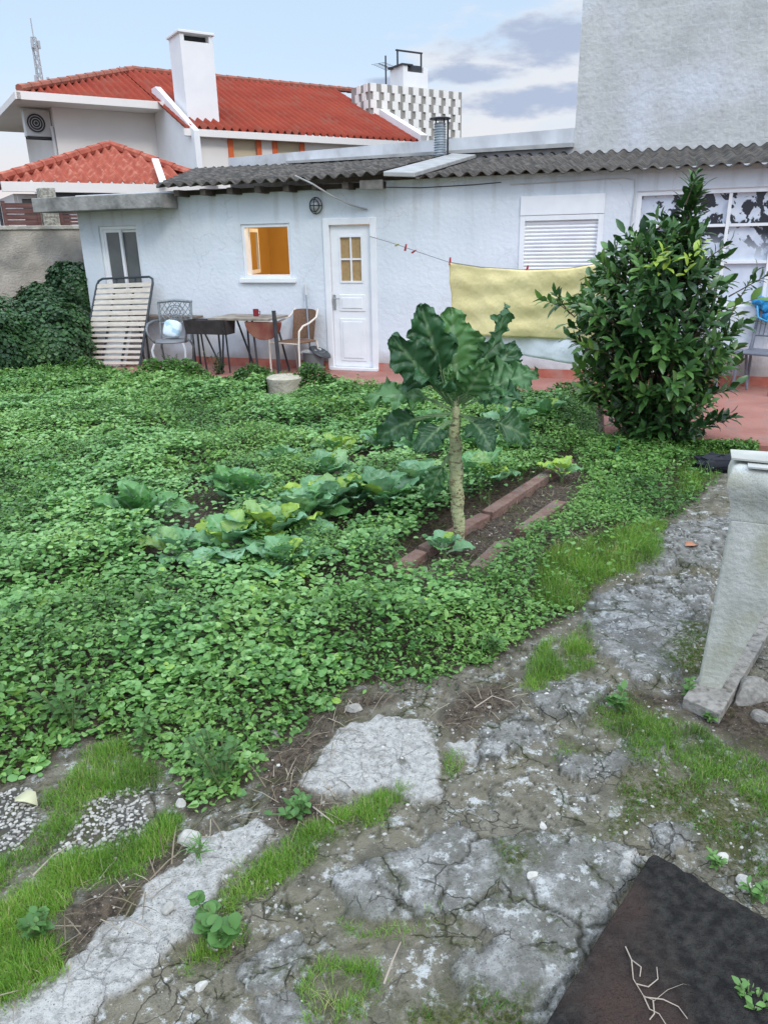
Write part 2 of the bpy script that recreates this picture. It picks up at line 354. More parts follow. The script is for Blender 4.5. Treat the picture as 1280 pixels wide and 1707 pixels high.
cw_ = sm(.36, .62, fbm(gx, gy, 2.3, 3, 57)); big = sm(0.016 * (.4 + cw_), 0.002, f21) * (.25 + .75 * cw_); fine = sm(0.008, 0.001, f21b) * sm(0.40, 0.52, fbm(gx, gy, 1.9, 3, 55)) * .9
hard = (1 - m['soil']) * (1 - m['gravel']) * (1 - 0.7 * m['moss'])
m['crack'] = np.clip(np.maximum(big * (0.35 + 0.65 * m['slab']), fine * .9) * hard * (1 - m['white'] * .8), 0, 1)
z = zbase(gx, gy)
z += 0.009 * hard * (fbm(gx, gy, 5, 4, 60) - .5) * 2 + 0.006 * (fbm(gx, gy, 24, 4, 61) - .5) * (0.5 + hard)
pit = sm(.60, .72, fbm(gx, gy, 17, 4, 62)); z -= 0.006 * hard * pit
z += m['slab'] * (0.020 + 0.016 * (cid - .5)) + m['white'] * 0.016 * (1 + .5 * (fbm(gx, gy, 18, 3, 77) - .5))
z -= m['crack'] * 0.007
z += 0.006 * hard * (cid - .5) * 2
z += m['gravel'] * 0.012 * (1 - np.clip(f1b * 11 * 1.2, 0, 1))
clod = fbm(gx, gy, 13, 4, 66)
z += m['soil'] * (clod - .45) * 0.05
z[~near] = -0.02; z[(gy > 13.9)] = -0.02
inp = near & (sdf(gx, gy, PATIO) < 0.05); z[inp] -= 0.05
m['pit'] = np.clip(pit * hard, 0, 1)
m['cid'] = cidb * .6 + cid * .4
def ground_material():
    M = bpy.data.materials.new('weathered_ground'); M.use_nodes = True; nt = M.node_tree; N = nt.nodes; L = nt.links
    b = N['Principled BSDF']; b.inputs['Roughness'].default_value = 0.93; b.inputs['Specular IOR Level'].default_value = 0.2
    tcn = N.new('ShaderNodeTexCoord'); V = tcn.outputs['Object']
    def at(n): a = N.new('ShaderNodeAttribute'); a.attribute_name = n; return a.outputs['Fac']
    def noise(s, d=6, r=0.6):
        n = N.new('ShaderNodeTexNoise'); n.inputs['Scale'].default_value = s; n.inputs['Detail'].default_value = d; n.inputs['Roughness'].default_value = r; L.new(V, n.inputs['Vector']); return n.outputs['Fac']
    def vor(s, f='F1', out='Distance'):
        n = N.new('ShaderNodeTexVoronoi'); n.feature = f; n.inputs['Scale'].default_value = s; L.new(V, n.inputs['Vector']); return n.outputs[out]
    def mr(v, a, c, lo=0.0, hi=1.0):
        n = N.new('ShaderNodeMapRange'); n.interpolation_type = 'SMOOTHSTEP'; L.new(v, n.inputs[0])
        for i, q in enumerate((a, c, lo, hi)): n.inputs[i + 1].default_value = q
        return n.outputs[0]
    def ma(op, a, c):
        n = N.new('ShaderNodeMath'); n.operation = op; n.use_clamp = True
        for i, v in enumerate((a, c)):
            if isinstance(v, (int, float)): n.inputs[i].default_value = v
            else: L.new(v, n.inputs[i])
        return n.outputs[0]
    def mx(f, a, c):
        n = N.new('ShaderNodeMix'); n.data_type = 'RGBA'
        if isinstance(f, (int, float)): n.inputs[0].default_value = f
        else: L.new(f, n.inputs[0])
        for i, v in ((6, a), (7, c)):
            if isinstance(v, tuple): n.inputs[i].default_value = (*v, 1)
            else: L.new(v, n.inputs[i])
        return n.outputs[2]
    w0 = N.new('ShaderNodeTexNoise'); w0.inputs['Scale'].default_value = 7; w0.inputs['Detail'].default_value = 4; L.new(V, w0.inputs['Vector'])
    w1_ = N.new('ShaderNodeVectorMath'); w1_.operation = 'MULTIPLY_ADD'; L.new(w0.outputs['Color'], w1_.inputs[0]); w1_.inputs[1].default_value = (.16, .16, .0); L.new(V, w1_.inputs[2])
    def ed0(s, w_):
        q = N.new('ShaderNodeTexVoronoi'); q.feature = 'DISTANCE_TO_EDGE'; q.inputs['Scale'].default_value = s; L.new(w1_.outputs[0], q.inputs['Vector']); return mr(q.outputs['Distance'], w_, 0.0)
    n1, n2, n3, n4, n5 = noise(2.5), noise(11), noise(45, 5), noise(150, 3), noise(5.5, 8, .7)
    conc = mx(mr(n2, .35, .65), (0.125, 0.115, 0.085), (0.235, 0.215, 0.165))
    conc = mx(mr(n1, .45, .62), conc, (0.185, 0.165, 0.115))
    conc = mx(ma('MULTIPLY', mr(n5, .56, .70), .5), conc, (0.11, 0.105, 0.08))
    conc = mx(mr(n3, .54, .72, 0, .7), conc, (0.08, 0.075, 0.062))
    slab = mx(mr(noise(8, 9, .75), .42, .58), (0.16, 0.155, 0.14), (0.37, 0.365, 0.345))
    slab = mx(mr(n3, .50, .64, 0, .7), slab, (0.16, 0.155, 0.145))
    slab = mx(mr(n4, .57, .66, 0, .6), slab, (0.09, 0.088, 0.08))
    slab = mx(mr(noise(17, 5, .7), .55, .64, 0, .45), slab, (0.17, 0.165, 0.13))
    slab = mx(mr(at('cid'), .15, .9, 0, .6), slab, (0.15, 0.145, 0.12))
    lich = ma('MULTIPLY', mr(noise(20, 7, .75), .53, .60), mr(n5, .42, .54))
    col = mx(at('slab'), conc, slab)
    col = mx(ma('MULTIPLY', at('pit'), .5), col, (0.12, 0.112, 0.09))
    col = mx(mr(n4, .60, .68, 0, .5), col, (0.08, 0.075, 0.06))
    col = mx(ma('MULTIPLY', lich, .85), col, (0.52, 0.53, 0.51))
    col = mx(ma('MULTIPLY', mr(noise(60, 3), .68, .71), mr(n5, .42, .5)), col, (0.52, 0.52, 0.49))
    wh = mx(mr(n3, .42, .62), (0.47, 0.455, 0.42), (0.34, 0.33, 0.305))
    wh = mx(mr(n4, .58, .70, 0, .85), wh, (0.12, 0.115, 0.10))
    wh = mx(mr(n5, .55, .7, 0, .6), wh, (0.24, 0.22, 0.19))
    col = mx(at('white'), col, wh)
    gra = mx(mr(vor(75), .0, .45), (0.42, 0.40, 0.36), (0.07, 0.065, 0.055))
    gra = mx(mr(n2, .4, .7, 0, .7), gra, (0.12, .11, .09))
    col = mx(at('gravel'), col, gra)
    soil = mx(mr(n3, .35, .65), (0.035, 0.027, 0.020), (0.115, 0.088, 0.062))
    soil = mx(mr(n4, .60, .68, 0, .8), soil, (0.20, 0.17, 0.135))
    soil = mx(mr(noise(70, 2), .66, .70, 0, .7), soil, (0.33, 0.30, 0.26))
    col = mx(at('soil'), col, soil)
    col = mx(at('crack'), col, (0.04, 0.038, 0.026))
    mossm = ma('MULTIPLY', at('moss'), mr(n3, .30, .58)); ms = mx(mr(n4, .4, .6), (0.030, 0.040, 0.008), (0.085, 0.095, 0.022))
    col = mx(ma('MULTIPLY', mossm, .9), col, ms)
    mg = ma('MULTIPLY', ma('MULTIPLY', ed0(3.1, .10), mr(n5, .46, .56)), mr(n3, .36, .55)); mg = ma('MULTIPLY', mg, ma('SUBTRACT', 1.0, at('white'))); col = mx(ma('MULTIPLY', mg, .75), col, (0.060, 0.066, 0.022))
    edge = ma('MULTIPLY', mr(noise(7, 6, .7), .56, .66, 0, .6), mr(n3, .40, .6)); col = mx(edge, col, (0.05, 0.052, 0.022))
    wv = N.new('ShaderNodeTexNoise'); wv.inputs['Scale'].default_value = 7; wv.inputs['Detail'].default_value = 4; L.new(V, wv.inputs['Vector'])
    wa = N.new('ShaderNodeVectorMath'); wa.operation = 'MULTIPLY_ADD'; L.new(wv.outputs['Color'], wa.inputs[0]); wa.inputs[1].default_value = (.16, .16, .0); L.new(V, wa.inputs[2])
    def ed(s, w_):
        q = N.new('ShaderNodeTexVoronoi'); q.feature = 'DISTANCE_TO_EDGE'; q.inputs['Scale'].default_value = s; L.new(wa.outputs[0], q.inputs['Vector']); return mr(q.outputs['Distance'], w_, 0.0)
    hardm = ma('SUBTRACT', 1.0, ma('ADD', at('soil'), ma('ADD', at('gravel'), at('moss'))))
    ck = ma('MULTIPLY', ma('MULTIPLY', ed(8.0, .022), mr(noise(1.7, 4), .50, .58)), hardm); ck = ma('MAXIMUM', ck, ma('MULTIPLY', ma('MULTIPLY', ed(3.1, .010), mr(n5, .44, .56)), hardm))
    ck = ma('MAXIMUM', ck, ma('MULTIPLY', ma('MULTIPLY', ed(19.0, .035), mr(noise(2.9, 4), .56, .62)), hardm))
    ck = ma('MULTIPLY', ck, ma('SUBTRACT', 1.0, ma('MULTIPLY', at('white'), .6)))
    col = mx(ma('MULTIPLY', ck, .62), col, (0.035, 0.034, 0.022))
    L.new(col, b.inputs['Base Color'])
    hb = ma('ADD', ma('MULTIPLY', n3, .6), ma('MULTIPLY', n4, .5)); hb = ma('SUBTRACT', hb, ma('MULTIPLY', ck, .5))
    bp = N.new('ShaderNodeBump'); bp.inputs['Strength'].default_value = 1.0; bp.inputs['Distance'].default_value = 0.02; L.new(hb, bp.inputs['Height'])
    L.new(bp.outputs[0], b.inputs['Normal'])
    return M
nx, ny = len(xs), len(ys)
ii = (np.arange(ny - 1)[:, None] * nx + np.arange(nx - 1)[None, :]).ravel()
Fq = np.stack([ii, ii + 1, ii + 1 + nx, ii + nx], 1)
ground = npmesh('ground', np.stack([gx, gy, z], 1), Fq, ground_material(), attrs={k: m[k] for k in ('white', 'slab', 'gravel', 'soil', 'moss', 'crack', 'cid', 'pit')})
tag(ground, kind='structure')
GZ = (xs, ys, z.reshape(ny, nx))
def surf(x, y):
    """height of the finished ground sheet (bilinear)"""
    x = np.atleast_1d(np.asarray(x, float)); y = np.atleast_1d(np.asarray(y, float))
    i = np.clip(np.searchsorted(xs, x) - 1, 0, nx - 2); j = np.clip(np.searchsorted(ys, y) - 1, 0, ny - 2)
    u = np.clip((x - xs[i]) / (xs[i + 1] - xs[i]), 0, 1); v = np.clip((y - ys[j]) / (ys[j + 1] - ys[j]), 0, 1); Z = GZ[2]
    return (Z[j, i] * (1 - u) + Z[j, i + 1] * u) * (1 - v) + (Z[j + 1, i] * (1 - u) + Z[j + 1, i + 1] * u) * v
def sz(x, y): return float(surf(x, y)[0])
# patio
M_patio = mat('red_patio_paint', (0.32, 0.135, 0.105), (0.40, 0.19, 0.15), rough=.75, scale=3, bump=.25, bscale=30, c3=(0.30, 0.17, 0.14), s3=6)
pm = MB(); pm.prism([(x, y, 0.035) for x, y in PATIO], (0, 0, -0.12)); patio = pm.build('patio', M_patio); tag(patio, kind='structure')
# ================================================================== GARDEN HOUSE
M_white = mat('whitewashed_render', (0.74, 0.75, 0.76), (0.66, 0.67, 0.68), rough=.85, scale=1.4, bump=.35, bscale=22, c3=(0.60, 0.60, 0.59), s3=1.1)
def wallmat():
    M = mat('old_white_wall_paint', (0.71, 0.745, 0.785), (0.62, 0.66, 0.70), rough=.85, scale=1.3, bump=.4, bscale=18)
    nt = M.node_tree; N = nt.nodes; L = nt.links; b = N['Principled BSDF']
    src = b.inputs['Base Color'].links[0].from_socket
    tcn = N.new('ShaderNodeTexCoord'); sp_ = N.new('ShaderNodeSeparateXYZ'); L.new(tcn.outputs['Object'], sp_.inputs[0])
    # rising damp at the foot of the wall and rain streaks under the eaves
    n = N.new('ShaderNodeTexNoise'); n.inputs['Scale'].default_value = 2.3; n.inputs['Detail'].default_value = 6; L.new(tcn.outputs['Object'], n.inputs['Vector'])
    a = N.new('ShaderNodeMath'); a.operation = 'MULTIPLY_ADD'; L.new(n.outputs['Fac'], a.inputs[0]); a.inputs[1].default_value = 0.9; a.inputs[2].default_value = -0.30
    d = N.new('ShaderNodeMath'); d.operation = 'SUBTRACT'; L.new(a.outputs[0], d.inputs[0]); L.new(sp_.outputs[2], d.inputs[1])
    r = N.new('ShaderNodeMapRange'); r.interpolation_type = 'SMOOTHSTEP'; L.new(d.outputs[0], r.inputs[0]); r.inputs[1].default_value = -0.30; r.inputs[2].default_value = 0.04; r.inputs[4].default_value = 0.85
    mx = N.new('ShaderNodeMix'); mx.data_type = 'RGBA'; L.new(r.outputs[0], mx.inputs[0]); L.new(src, mx.inputs[6]); mx.inputs[7].default_value = (0.40, 0.38, 0.36, 1)
    mp_ = N.new('ShaderNodeMapping'); mp_.inputs['Scale'].default_value = (7, 7, .5); L.new(tcn.outputs['Object'], mp_.inputs[0])
    n2 = N.new('ShaderNodeTexNoise'); n2.inputs['Scale'].default_value = 1.0; n2.inputs['Detail'].default_value = 5; L.new(mp_.outputs[0], n2.inputs['Vector'])
    r2 = N.new('ShaderNodeMapRange'); L.new(n2.outputs['Fac'], r2.inputs[0]); r2.inputs[1].default_value = .52; r2.inputs[2].default_value = .75; r2.inputs[4].default_value = .85
    mz = N.new('ShaderNodeMapRange'); L.new(sp_.outputs[2], mz.inputs[0]); mz.inputs[1].default_value = 1.5; mz.inputs[2].default_value = 2.45
    mm = N.new('ShaderNodeMath'); mm.operation = 'MULTIPLY'; L.new(r2.outputs[0], mm.inputs[0]); L.new(mz.outputs[0], mm.inputs[1])
    m2 = N.new('ShaderNodeMix'); m2.data_type = 'RGBA'; L.new(mm.outputs[0], m2.inputs[0]); L.new(mx.outputs[2], m2.inputs[6]); m2.inputs[7].default_value = (0.45, 0.45, 0.44, 1)
    # hairline cracks in the render
    v = N.new('ShaderNodeTexVoronoi'); v.feature = 'DISTANCE_TO_EDGE'; v.inputs['Scale'].default_value = 0.85
    wp = N.new('ShaderNodeVectorMath'); wp.operation = 'MULTIPLY_ADD'; L.new(n.outputs['Color'], wp.inputs[0]); wp.inputs[1].default_value = (.6, .6, .6); L.new(tcn.outputs['Object'], wp.inputs[2]); L.new(wp.outputs[0], v.inputs['Vector'])
    cr = N.new('ShaderNodeMapRange'); L.new(v.outputs['Distance'], cr.inputs[0]); cr.inputs[1].default_value = 0.0; cr.inputs[2].default_value = 0.006; cr.inputs[3].default_value = .28; cr.inputs[4].default_value = 0
    m3 = N.new('ShaderNodeMix'); m3.data_type = 'RGBA'; L.new(cr.outputs[0], m3.inputs[0]); L.new(m2.outputs[2], m3.inputs[6]); m3.inputs[7].default_value = (0.33, 0.33, 0.34, 1)
    L.new(m3.outputs[2], b.inputs['Base Color']); return M
M_wall = wallmat()
M_trim = mat('white_painted_trim', (0.80, 0.81, 0.82), (0.74, 0.75, 0.77), rough=.45, scale=5, spec=.4)
M_skirt = mat('red_skirting_paint', (0.40, 0.12, 0.085), (0.50, 0.19, 0.14), rough=.7, scale=6, bump=.2, c3=(0.42, .22, .18), s3=3)
M_fibro = mat('mossy_fibre_cement', (0.055, 0.048, 0.042), (0.130, 0.116, 0.102), rough=.95, scale=9, bump=.6, bscale=60, c3=(0.045, 0.045, 0.040), s3=4, contrast=(.4, .62))
M_amber = mat('amber_room_paint', (0.62, 0.41, 0.13), (0.56, 0.36, 0.11), rough=.8, scale=2)
M_dark = mat('dark_glass', (0.045, 0.05, 0.052), rough=.12, spec=.6)
M_curt = mat('grey_glass_curtain', (0.13, 0.14, 0.14), (0.10, 0.11, 0.11), rough=.12, spec=.5, scale=3)
M_amberglass = mat('frosted_amber_glass', (0.40, 0.27, 0.12), (0.33, 0.21, 0.09), rough=.35, scale=20, spec=.5)
M_timber = mat('dark_old_timber', (0.045, 0.035, 0.028), (0.09, 0.075, 0.06), rough=.9, scale=6)
M_timberl = mat('grey_rafter_timber', (0.22, 0.20, 0.18), (0.13, 0.12, 0.11), rough=.9, scale=8)
M_conc = mat('stained_concrete_slab', (0.22, 0.215, 0.20), (0.33, 0.32, 0.30), rough=.95, scale=7, bump=.5, c3=(0.11, 0.11, 0.10), s3=3)
M_black = mat('black_metal', (0.03, 0.033, 0.037), (0.05, 0.05, 0.055), rough=.5, scale=10)
house = thing('garden_house', 'long low whitewashed house with corrugated roof behind the vegetable plot', 'house', FW)
XL, XR = -4.42, 8.6
def boxes_wall(mb, x0, x1, z0, z1, holes, y0, th):
    X = sorted({x0, x1} | {h[0] for h in holes} | {h[1] for h in holes}); Z = sorted({z0, z1} | {h[2] for h in holes} | {h[3] for h in holes})
    solid = lambda i, k: 0 <= i < len(X) - 1 and 0 <= k < len(Z) - 1 and not any(h[0] - 1e-6 <= X[i] and X[i + 1] <= h[1] + 1e-6 and h[2] - 1e-6 <= Z[k] and Z[k + 1] <= h[3] + 1e-6 for h in holes)
    for i in range(len(X) - 1):
        for k in range(len(Z) - 1):
            if not solid(i, k): continue
            a, b_, c, d = X[i], X[i + 1], Z[k], Z[k + 1]
            mb.quad((a, y0, c), (b_, y0, c), (b_, y0, d), (a, y0, d)); mb.quad((a, y0 + th, d), (b_, y0 + th, d), (b_, y0 + th, c), (a, y0 + th, c))
            if not solid(i - 1, k): mb.quad((a, y0, c), (a, y0, d), (a, y0 + th, d), (a, y0 + th, c))
            if not solid(i + 1, k): mb.quad((b_, y0, d), (b_, y0, c), (b_, y0 + th, c), (b_, y0 + th, d))
            if not solid(i, k - 1): mb.quad((a, y0, c), (a, y0 + th, c), (b_, y0 + th, c), (b_, y0, c))
            if not solid(i, k + 1): mb.quad((a, y0, d), (b_, y0, d), (b_, y0 + th, d), (a, y0 + th, d))
W1 = (-4.07, -3.37, 1.00, 2.03); W2 = (-1.64, -0.88, 1.28, 2.00); DR = (-0.33, 0.33, 0.04, 1.99); W3 = (2.27, 3.26, 0.95, 2.22); W4 = (3.62, 6.6, 0.95, 2.23)
mb = MB(FW); boxes_wall(mb, XL, XR, -0.1, 2.42, [W1, W2, DR, W3, W4], 0, .22)
mb.box(XL, XL + .22, .22, 3.0, -.1, 2.36); mb.box(XR - .22, XR, .22, 3.0, -.1, 2.75)
mb.build('wall', M_wall, house, fix=False)
sk = MB(FW)
for a, b_ in ((-2.6, DR[0] - .012), (DR[1] + .012, XR)): sk.box(a, b_, -.012, 0.0, .03, .15)
sk.build('skirting', M_skirt, house)
# rooms behind the windows
rm = MB(FW); rm.quad((-2.6, 2.6, 0), (1.2, 2.6, 0), (1.2, 2.6, 2.35), (-2.6, 2.6, 2.35)); rm.quad((-2.6, .23, 0), (-2.6, 2.6, 0), (-2.6, 2.6, 2.35), (-2.6, .23, 2.35)); rm.quad((1.2, 2.6, 0), (1.2, .23, 0), (1.2, .23, 2.35), (1.2, 2.6, 2.35)); rm.quad((-2.6, .23, 2.35), (-2.6, 2.6, 2.35), (1.2, 2.6, 2.35), (1.2, .23, 2.35)); rm.quad((-2.6, .23, .02), (1.2, .23, .02), (1.2, 2.6, .02), (-2.6, 2.6, .02))
rm.build('room', M_amber, house, fix=False)
pl = bpy.data.lights.new('room_bulb', 'POINT'); pl.energy = 24; pl.color = (1, .80, .50); pl.shadow_soft_size = .08
po = bpy.data.objects.new('room_bulb', pl); COL.objects.link(po); po.location = toW((-.9, 1.3, 2.1))
def frame_mb(x0, x1, z0, z1, y0, y1, w):
    f = MB(FW); f.box(x0, x0 + w, y0, y1, z0, z1); f.box(x1 - w, x1, y0, y1, z0, z1); f.box(x0 + w, x1 - w, y0, y1, z1 - w, z1); f.box(x0 + w, x1 - w, y0, y1, z0, z0 + w); return f
# window 1: sliding, two leaves
w1 = frame_mb(*W1, .03, .12, .05).build('window', M_trim, house, bevel=.004); w1['label'] = 'two-leaf sliding window with dark grey panes at the left end'
s = frame_mb(W1[0] + .05, -3.70, W1[2] + .05, W1[3] - .05, .045, .075, .04); s.build('sash', M_trim, w1); s = frame_mb(-3.75, W1[1] - .05, W1[2] + .05, W1[3] - .05, .08, .11, .04); s.build('sash', M_trim, w1)
MB(FW).box(W1[0] + .09, -3.74, .058, .064, W1[2] + .09, W1[3] - .09).build('pane', M_curt, w1); MB(FW).box(-3.71, W1[1] - .09, .092, .098, W1[2] + .09, W1[3] - .09).build('pane', M_curt, w1)
# window 2: open casement on an amber room
w2 = frame_mb(*W2, .02, .14, .045).build('window', M_trim, house, bevel=.004); w2['label'] = 'open casement window showing an amber yellow room'
MB(FW).box(W2[0] - .06, W2[1] + .06, -.045, .019, W2[2] - .06, W2[2] - .002).build('sill', M_trim, w2, bevel=.006)
sh = MB(FW @ Matrix.Translation((W2[0] + .05, .14, 0)) @ Matrix.Rotation(rad(107), 4, 'Z')); L_ = .62
sh.box(0, L_, 0, .035, W2[2] + .05, W2[2] + .10); sh.box(0, L_, 0, .035, W2[3] - .10, W2[3] - .05); sh.box(0, .05, 0, .035, W2[2] + .10, W2[3] - .10); sh.box(L_ - .05, L_, 0, .035, W2[2] + .10, W2[3] - .10)
sh.build('open_sash', M_trim, w2)
# window 3: roller shutter
w3f = frame_mb(W3[0], W3[1], W3[2], 2.0, -.015, .10, .06).build('window', M_trim, house, bevel=.004); w3f['label'] = 'window closed with a white slatted roller shutter'
MB(FW).box(W3[0], W3[1], -.022, .10, 2.003, W3[3]).build('shutter_box', M_trim, w3f, bevel=.004)
rs = MB(FW); zz = W3[2] + .06
while zz < 1.935:
    n0 = len(rs.v); pr = [(.03, 0), (.018, .008), (.012, .022), (.018, .036), (.03, .043)]
    for i in range(4):
        rs.quad((W3[0] + .06, pr[i][0], zz + pr[i][1]), (W3[1] - .06, pr[i][0], zz + pr[i][1]), (W3[1] - .06, pr[i + 1][0], zz + pr[i + 1][1]), (W3[0] + .06, pr[i + 1][0], zz + pr[i + 1][1]))
    zz += .044
rs.build('roller_shutter', M_trim, w3f, fix=False)
# window 4: steel grid window with peeling white film
def filmmat():
    M = mat('peeling_white_window_film', (0.62, 0.66, 0.72), rough=.3, spec=.5); nt = M.node_tree; N = nt.nodes; L = nt.links; b = N['Principled BSDF']
    t = N.new('ShaderNodeTexCoord'); n = N.new('ShaderNodeTexNoise'); n.inputs['Scale'].default_value = 5.5; n.inputs['Detail'].default_value = 8; n.inputs['Roughness'].default_value = .62; n.inputs['Distortion'].default_value = .6
    L.new(t.outputs['Object'], n.inputs['Vector']); r = N.new('ShaderNodeMapRange'); L.new(n.outputs['Fac'], r.inputs[0]); r.inputs[1].default_value = .50; r.inputs[2].default_value = .515
    s_ = N.new('ShaderNodeSeparateXYZ'); L.new(t.outputs['Object'], s_.inputs[0]); zr = N.new('ShaderNodeMapRange'); L.new(s_.outputs[2], zr.inputs[0]); zr.inputs[1].default_value = 1.45; zr.inputs[2].default_value = 1.75
    mu = N.new('ShaderNodeMath'); mu.operation = 'MULTIPLY'; L.new(r.outputs[0], mu.inputs[0]); L.new(zr.outputs[0], mu.inputs[1])
    n2 = N.new('ShaderNodeTexNoise'); n2.inputs['Scale'].default_value = 9; L.new(t.outputs['Object'], n2.inputs['Vector'])
    m1 = N.new('ShaderNodeMix'); m1.data_type = 'RGBA'; L.new(n2.outputs['Fac'], m1.inputs[0]); m1.inputs[6].default_value = (.42, .48, .58, 1); m1.inputs[7].default_value = (.72, .76, .82, 1)
    m2 = N.new('ShaderNodeMix'); m2.data_type = 'RGBA'; L.new(mu.outputs[0], m2.inputs[0]); L.new(m1.outputs[2], m2.inputs[6]); m2.inputs[7].default_value = (.02, .022, .03, 1); L.new(m2.outputs[2], b.inputs['Base Color']); return M
w4 = frame_mb(*W4, .02, .12, .05); 
cols = [4.12, 4.62, 5.10, 5.58, 6.08]; rows = [1.36, 1.44 + .0, 1.84]
for c in cols: w4.box(c - .018, c + .018, .03, .10, W4[2] + .05, W4[3] - .05)
for r_ in (1.44, 1.84):
    e = [W4[0] + .05] + cols + [W4[1] - .05]
    for i in range(len(e) - 1): w4.box(e[i] + .02, e[i + 1] - .02, .033, .097, r_ - .016, r_ + .016)
w4 = w4.build('window', M_trim, house); w4['label'] = 'wide grid window with torn white film on its panes'
MB(FW).box(W4[0] + .05, W4[1] - .05, .075, .082, W4[2] + .05, W4[3] - .05).build('pane', filmmat(), w4)
# door
dr = MB(FW); x0, x1, z0, z1 = DR
dr.box(x0 - .05, x0 + .035, -.02, .12, .036, z1 + .05); dr.box(x1 - .035, x1 + .05, -.02, .12, .036, z1 + .05); dr.box(x0 + .035, x1 - .035, -.02, .12, z1 - .035, z1 + .05)
fr = dr.build('door_frame', M_trim, house, bevel=.006)
MB(FW).box(x0 - .02, x1 + .04, -.06, .1, .0355, .075).build('threshold', M_trim, house, bevel=.004)
d = MB(FW); a, b_ = x0 + .04, x1 - .04
boxes_wall(d, a, b_, .08, z1 - .04, [(-.15, .15, 1.24, 1.80)], .03, .04)
door = d.build('door', M_trim, house, fix=False); door['label'] = 'narrow white panelled door with four amber panes'
pn = MB(FW)
for (q0, q1) in ((.16, .74), (.84, 1.06)):
    pn.box(-.19, .19, .018, .03, q0, q1); pn.box(-.15, .15, .008, .018, q0 + .04, q1 - .04)
pn.build('panel', M_trim, door, bevel=.008)
MB(FW).box(-.15, .15, .045, .052, 1.24, 1.80).build('pane', M_amberglass, door)
mu = MB(FW); mu.box(-.011, .011, .026, .044, 1.24, 1.80); mu.box(-.15, -.013, .026, .044, 1.51, 1.532); mu.box(.013, .15, .026, .044, 1.51, 1.532); mu.box(-.165, .165, .018, .0295, 1.215, 1.24); mu.box(-.165, .165, .018, .0295, 1.80, 1.825); mu.box(-.168, -.15, .018, .0295, 1.24, 1.80); mu.box(.15, .168, .018, .0295, 1.24, 1.80)
mu.build('glazing_bars', M_trim, door)
hd = MB(FW); hd.box(a + .015, a + .045, .012, .03, .86, 1.06); hd.tube([(a + .03, .012, 1.01), (a + .03, -.03, 1.01), (a + .13, -.035, 1.01)], .008); hd.build('handle', mat('brushed_metal', (.45, .45, .45), rough=.35, metal=.8), door)
# concrete canopy slab at the left end
MB(FW).box(-4.85, -2.62, -.42, .0, 2.235, 2.43).build('canopy_slab', M_conc, house, bevel=.01)
# corrugated sheets
def sheet(mb, P, us, v0f, v1f, period, amp, dv, lap=.012, samples=8, th=.012):
    """wavy roof sheet. P(u,v,h)->point; valleys run along v"""
    cu = np.arange(us[0], us[1] + 1e-6, period / samples); pts = []; base = len(mb.v)
    nv = max(2, int(math.ceil(max(v1f(u) - v0f(u) for u in (cu[0], cu[-1], cu[len(cu) // 2])) / dv)) * 2)
    for u in cu:
        a, b = v0f(u), v1f(u)
        for k in range(nv + 1):
            row = k // 2; up_ = k % 2
            vv = min(max(a + (row + up_ * .97) * dv, a), b)
            h = amp * math.sin(2 * math.pi * u / period) + lap * (1 - up_) + .004 * math.sin(u * 1.7 + vv * 2.1)
            mb.v.append(tuple(P(u, vv, h)))
    n = nv + 1
    for i in range(len(cu) - 1):
        for k in range(nv):
            q = base + i * n + k; A, B = Vector(mb.v[q]), Vector(mb.v[q + 1]); C_, D_ = Vector(mb.v[q + n]), Vector(mb.v[q + n + 1])
            if (A - B).length < 1e-5 and (C_ - D_).length < 1e-5: continue
            mb.f.append((q, q + n, q + n + 1, q + 1))
SL = (2.97 - 2.47) / 3.35
PRf = lambda dz: (lambda u, v, h: Vector((u, v, 2.47 + dz + (v + .3) * SL + h + .018 * math.sin(u * .9) )))
r1 = MB(FW); sheet(r1, PRf(.055), (-4.2, .60), lambda u: -.34 if u > -2.72 else -.34 + (-2.72 - u) * 2.25, lambda u: 3.05, .177, .026, 1.1, lap=.012)
o = r1.build('roof', M_fibro, house, smooth=True, fix=False); o.modifiers.new('s', 'SOLIDIFY').thickness = .008; o['label'] = 'left corrugated roof on dark rafters'
r2 = MB(FW); sheet(r2, PRf(-.035), (.98, XR + .1), lambda u: -.20, lambda u: 3.05, .177, .026, 1.1, lap=.015)
o = r2.build('roof', M_fibro, house, smooth=True, fix=False); o.modifiers.new('s', 'SOLIDIFY').thickness = .008; o['label'] = 'right corrugated roof flecked with lichen'
# pale flashing between the two roofs
M_flash = mat('pale_flashing', (0.40, 0.40, 0.39), (0.30, 0.30, 0.29), rough=.85, scale=5, bump=.2)
fl = MB(FW); fl.prism([(.60, -.30, 2.50), (.99, -.24, 2.475), (.99, 3.02, 2.475 + 3.25 * SL), (.60, 3.02, 2.50 + 3.32 * SL)], (0, 0, .055)); fl.build('flashing', M_flash, house, bevel=.01)
for i in range(8):
    x = -2.45 + i * .42; MB(FW).box(x - .04, x + .04, -.27, 0.0, 2.38, 2.46).build('rafter', M_timber, house)
bb = MB(FW); bb.box(-2.62, .52, -.03, .0, 2.40, 2.46); bb.build('wall_plate', M_timber, house)
MB(FW).box(.28, .58, -.29, -.25, 2.36, 2.465).build('end_board', M_timberl, house)
MB(FW).box(-4.4, XR, 0.0, .22, 2.421, 2.47).build('wall_head', M_wall, house)
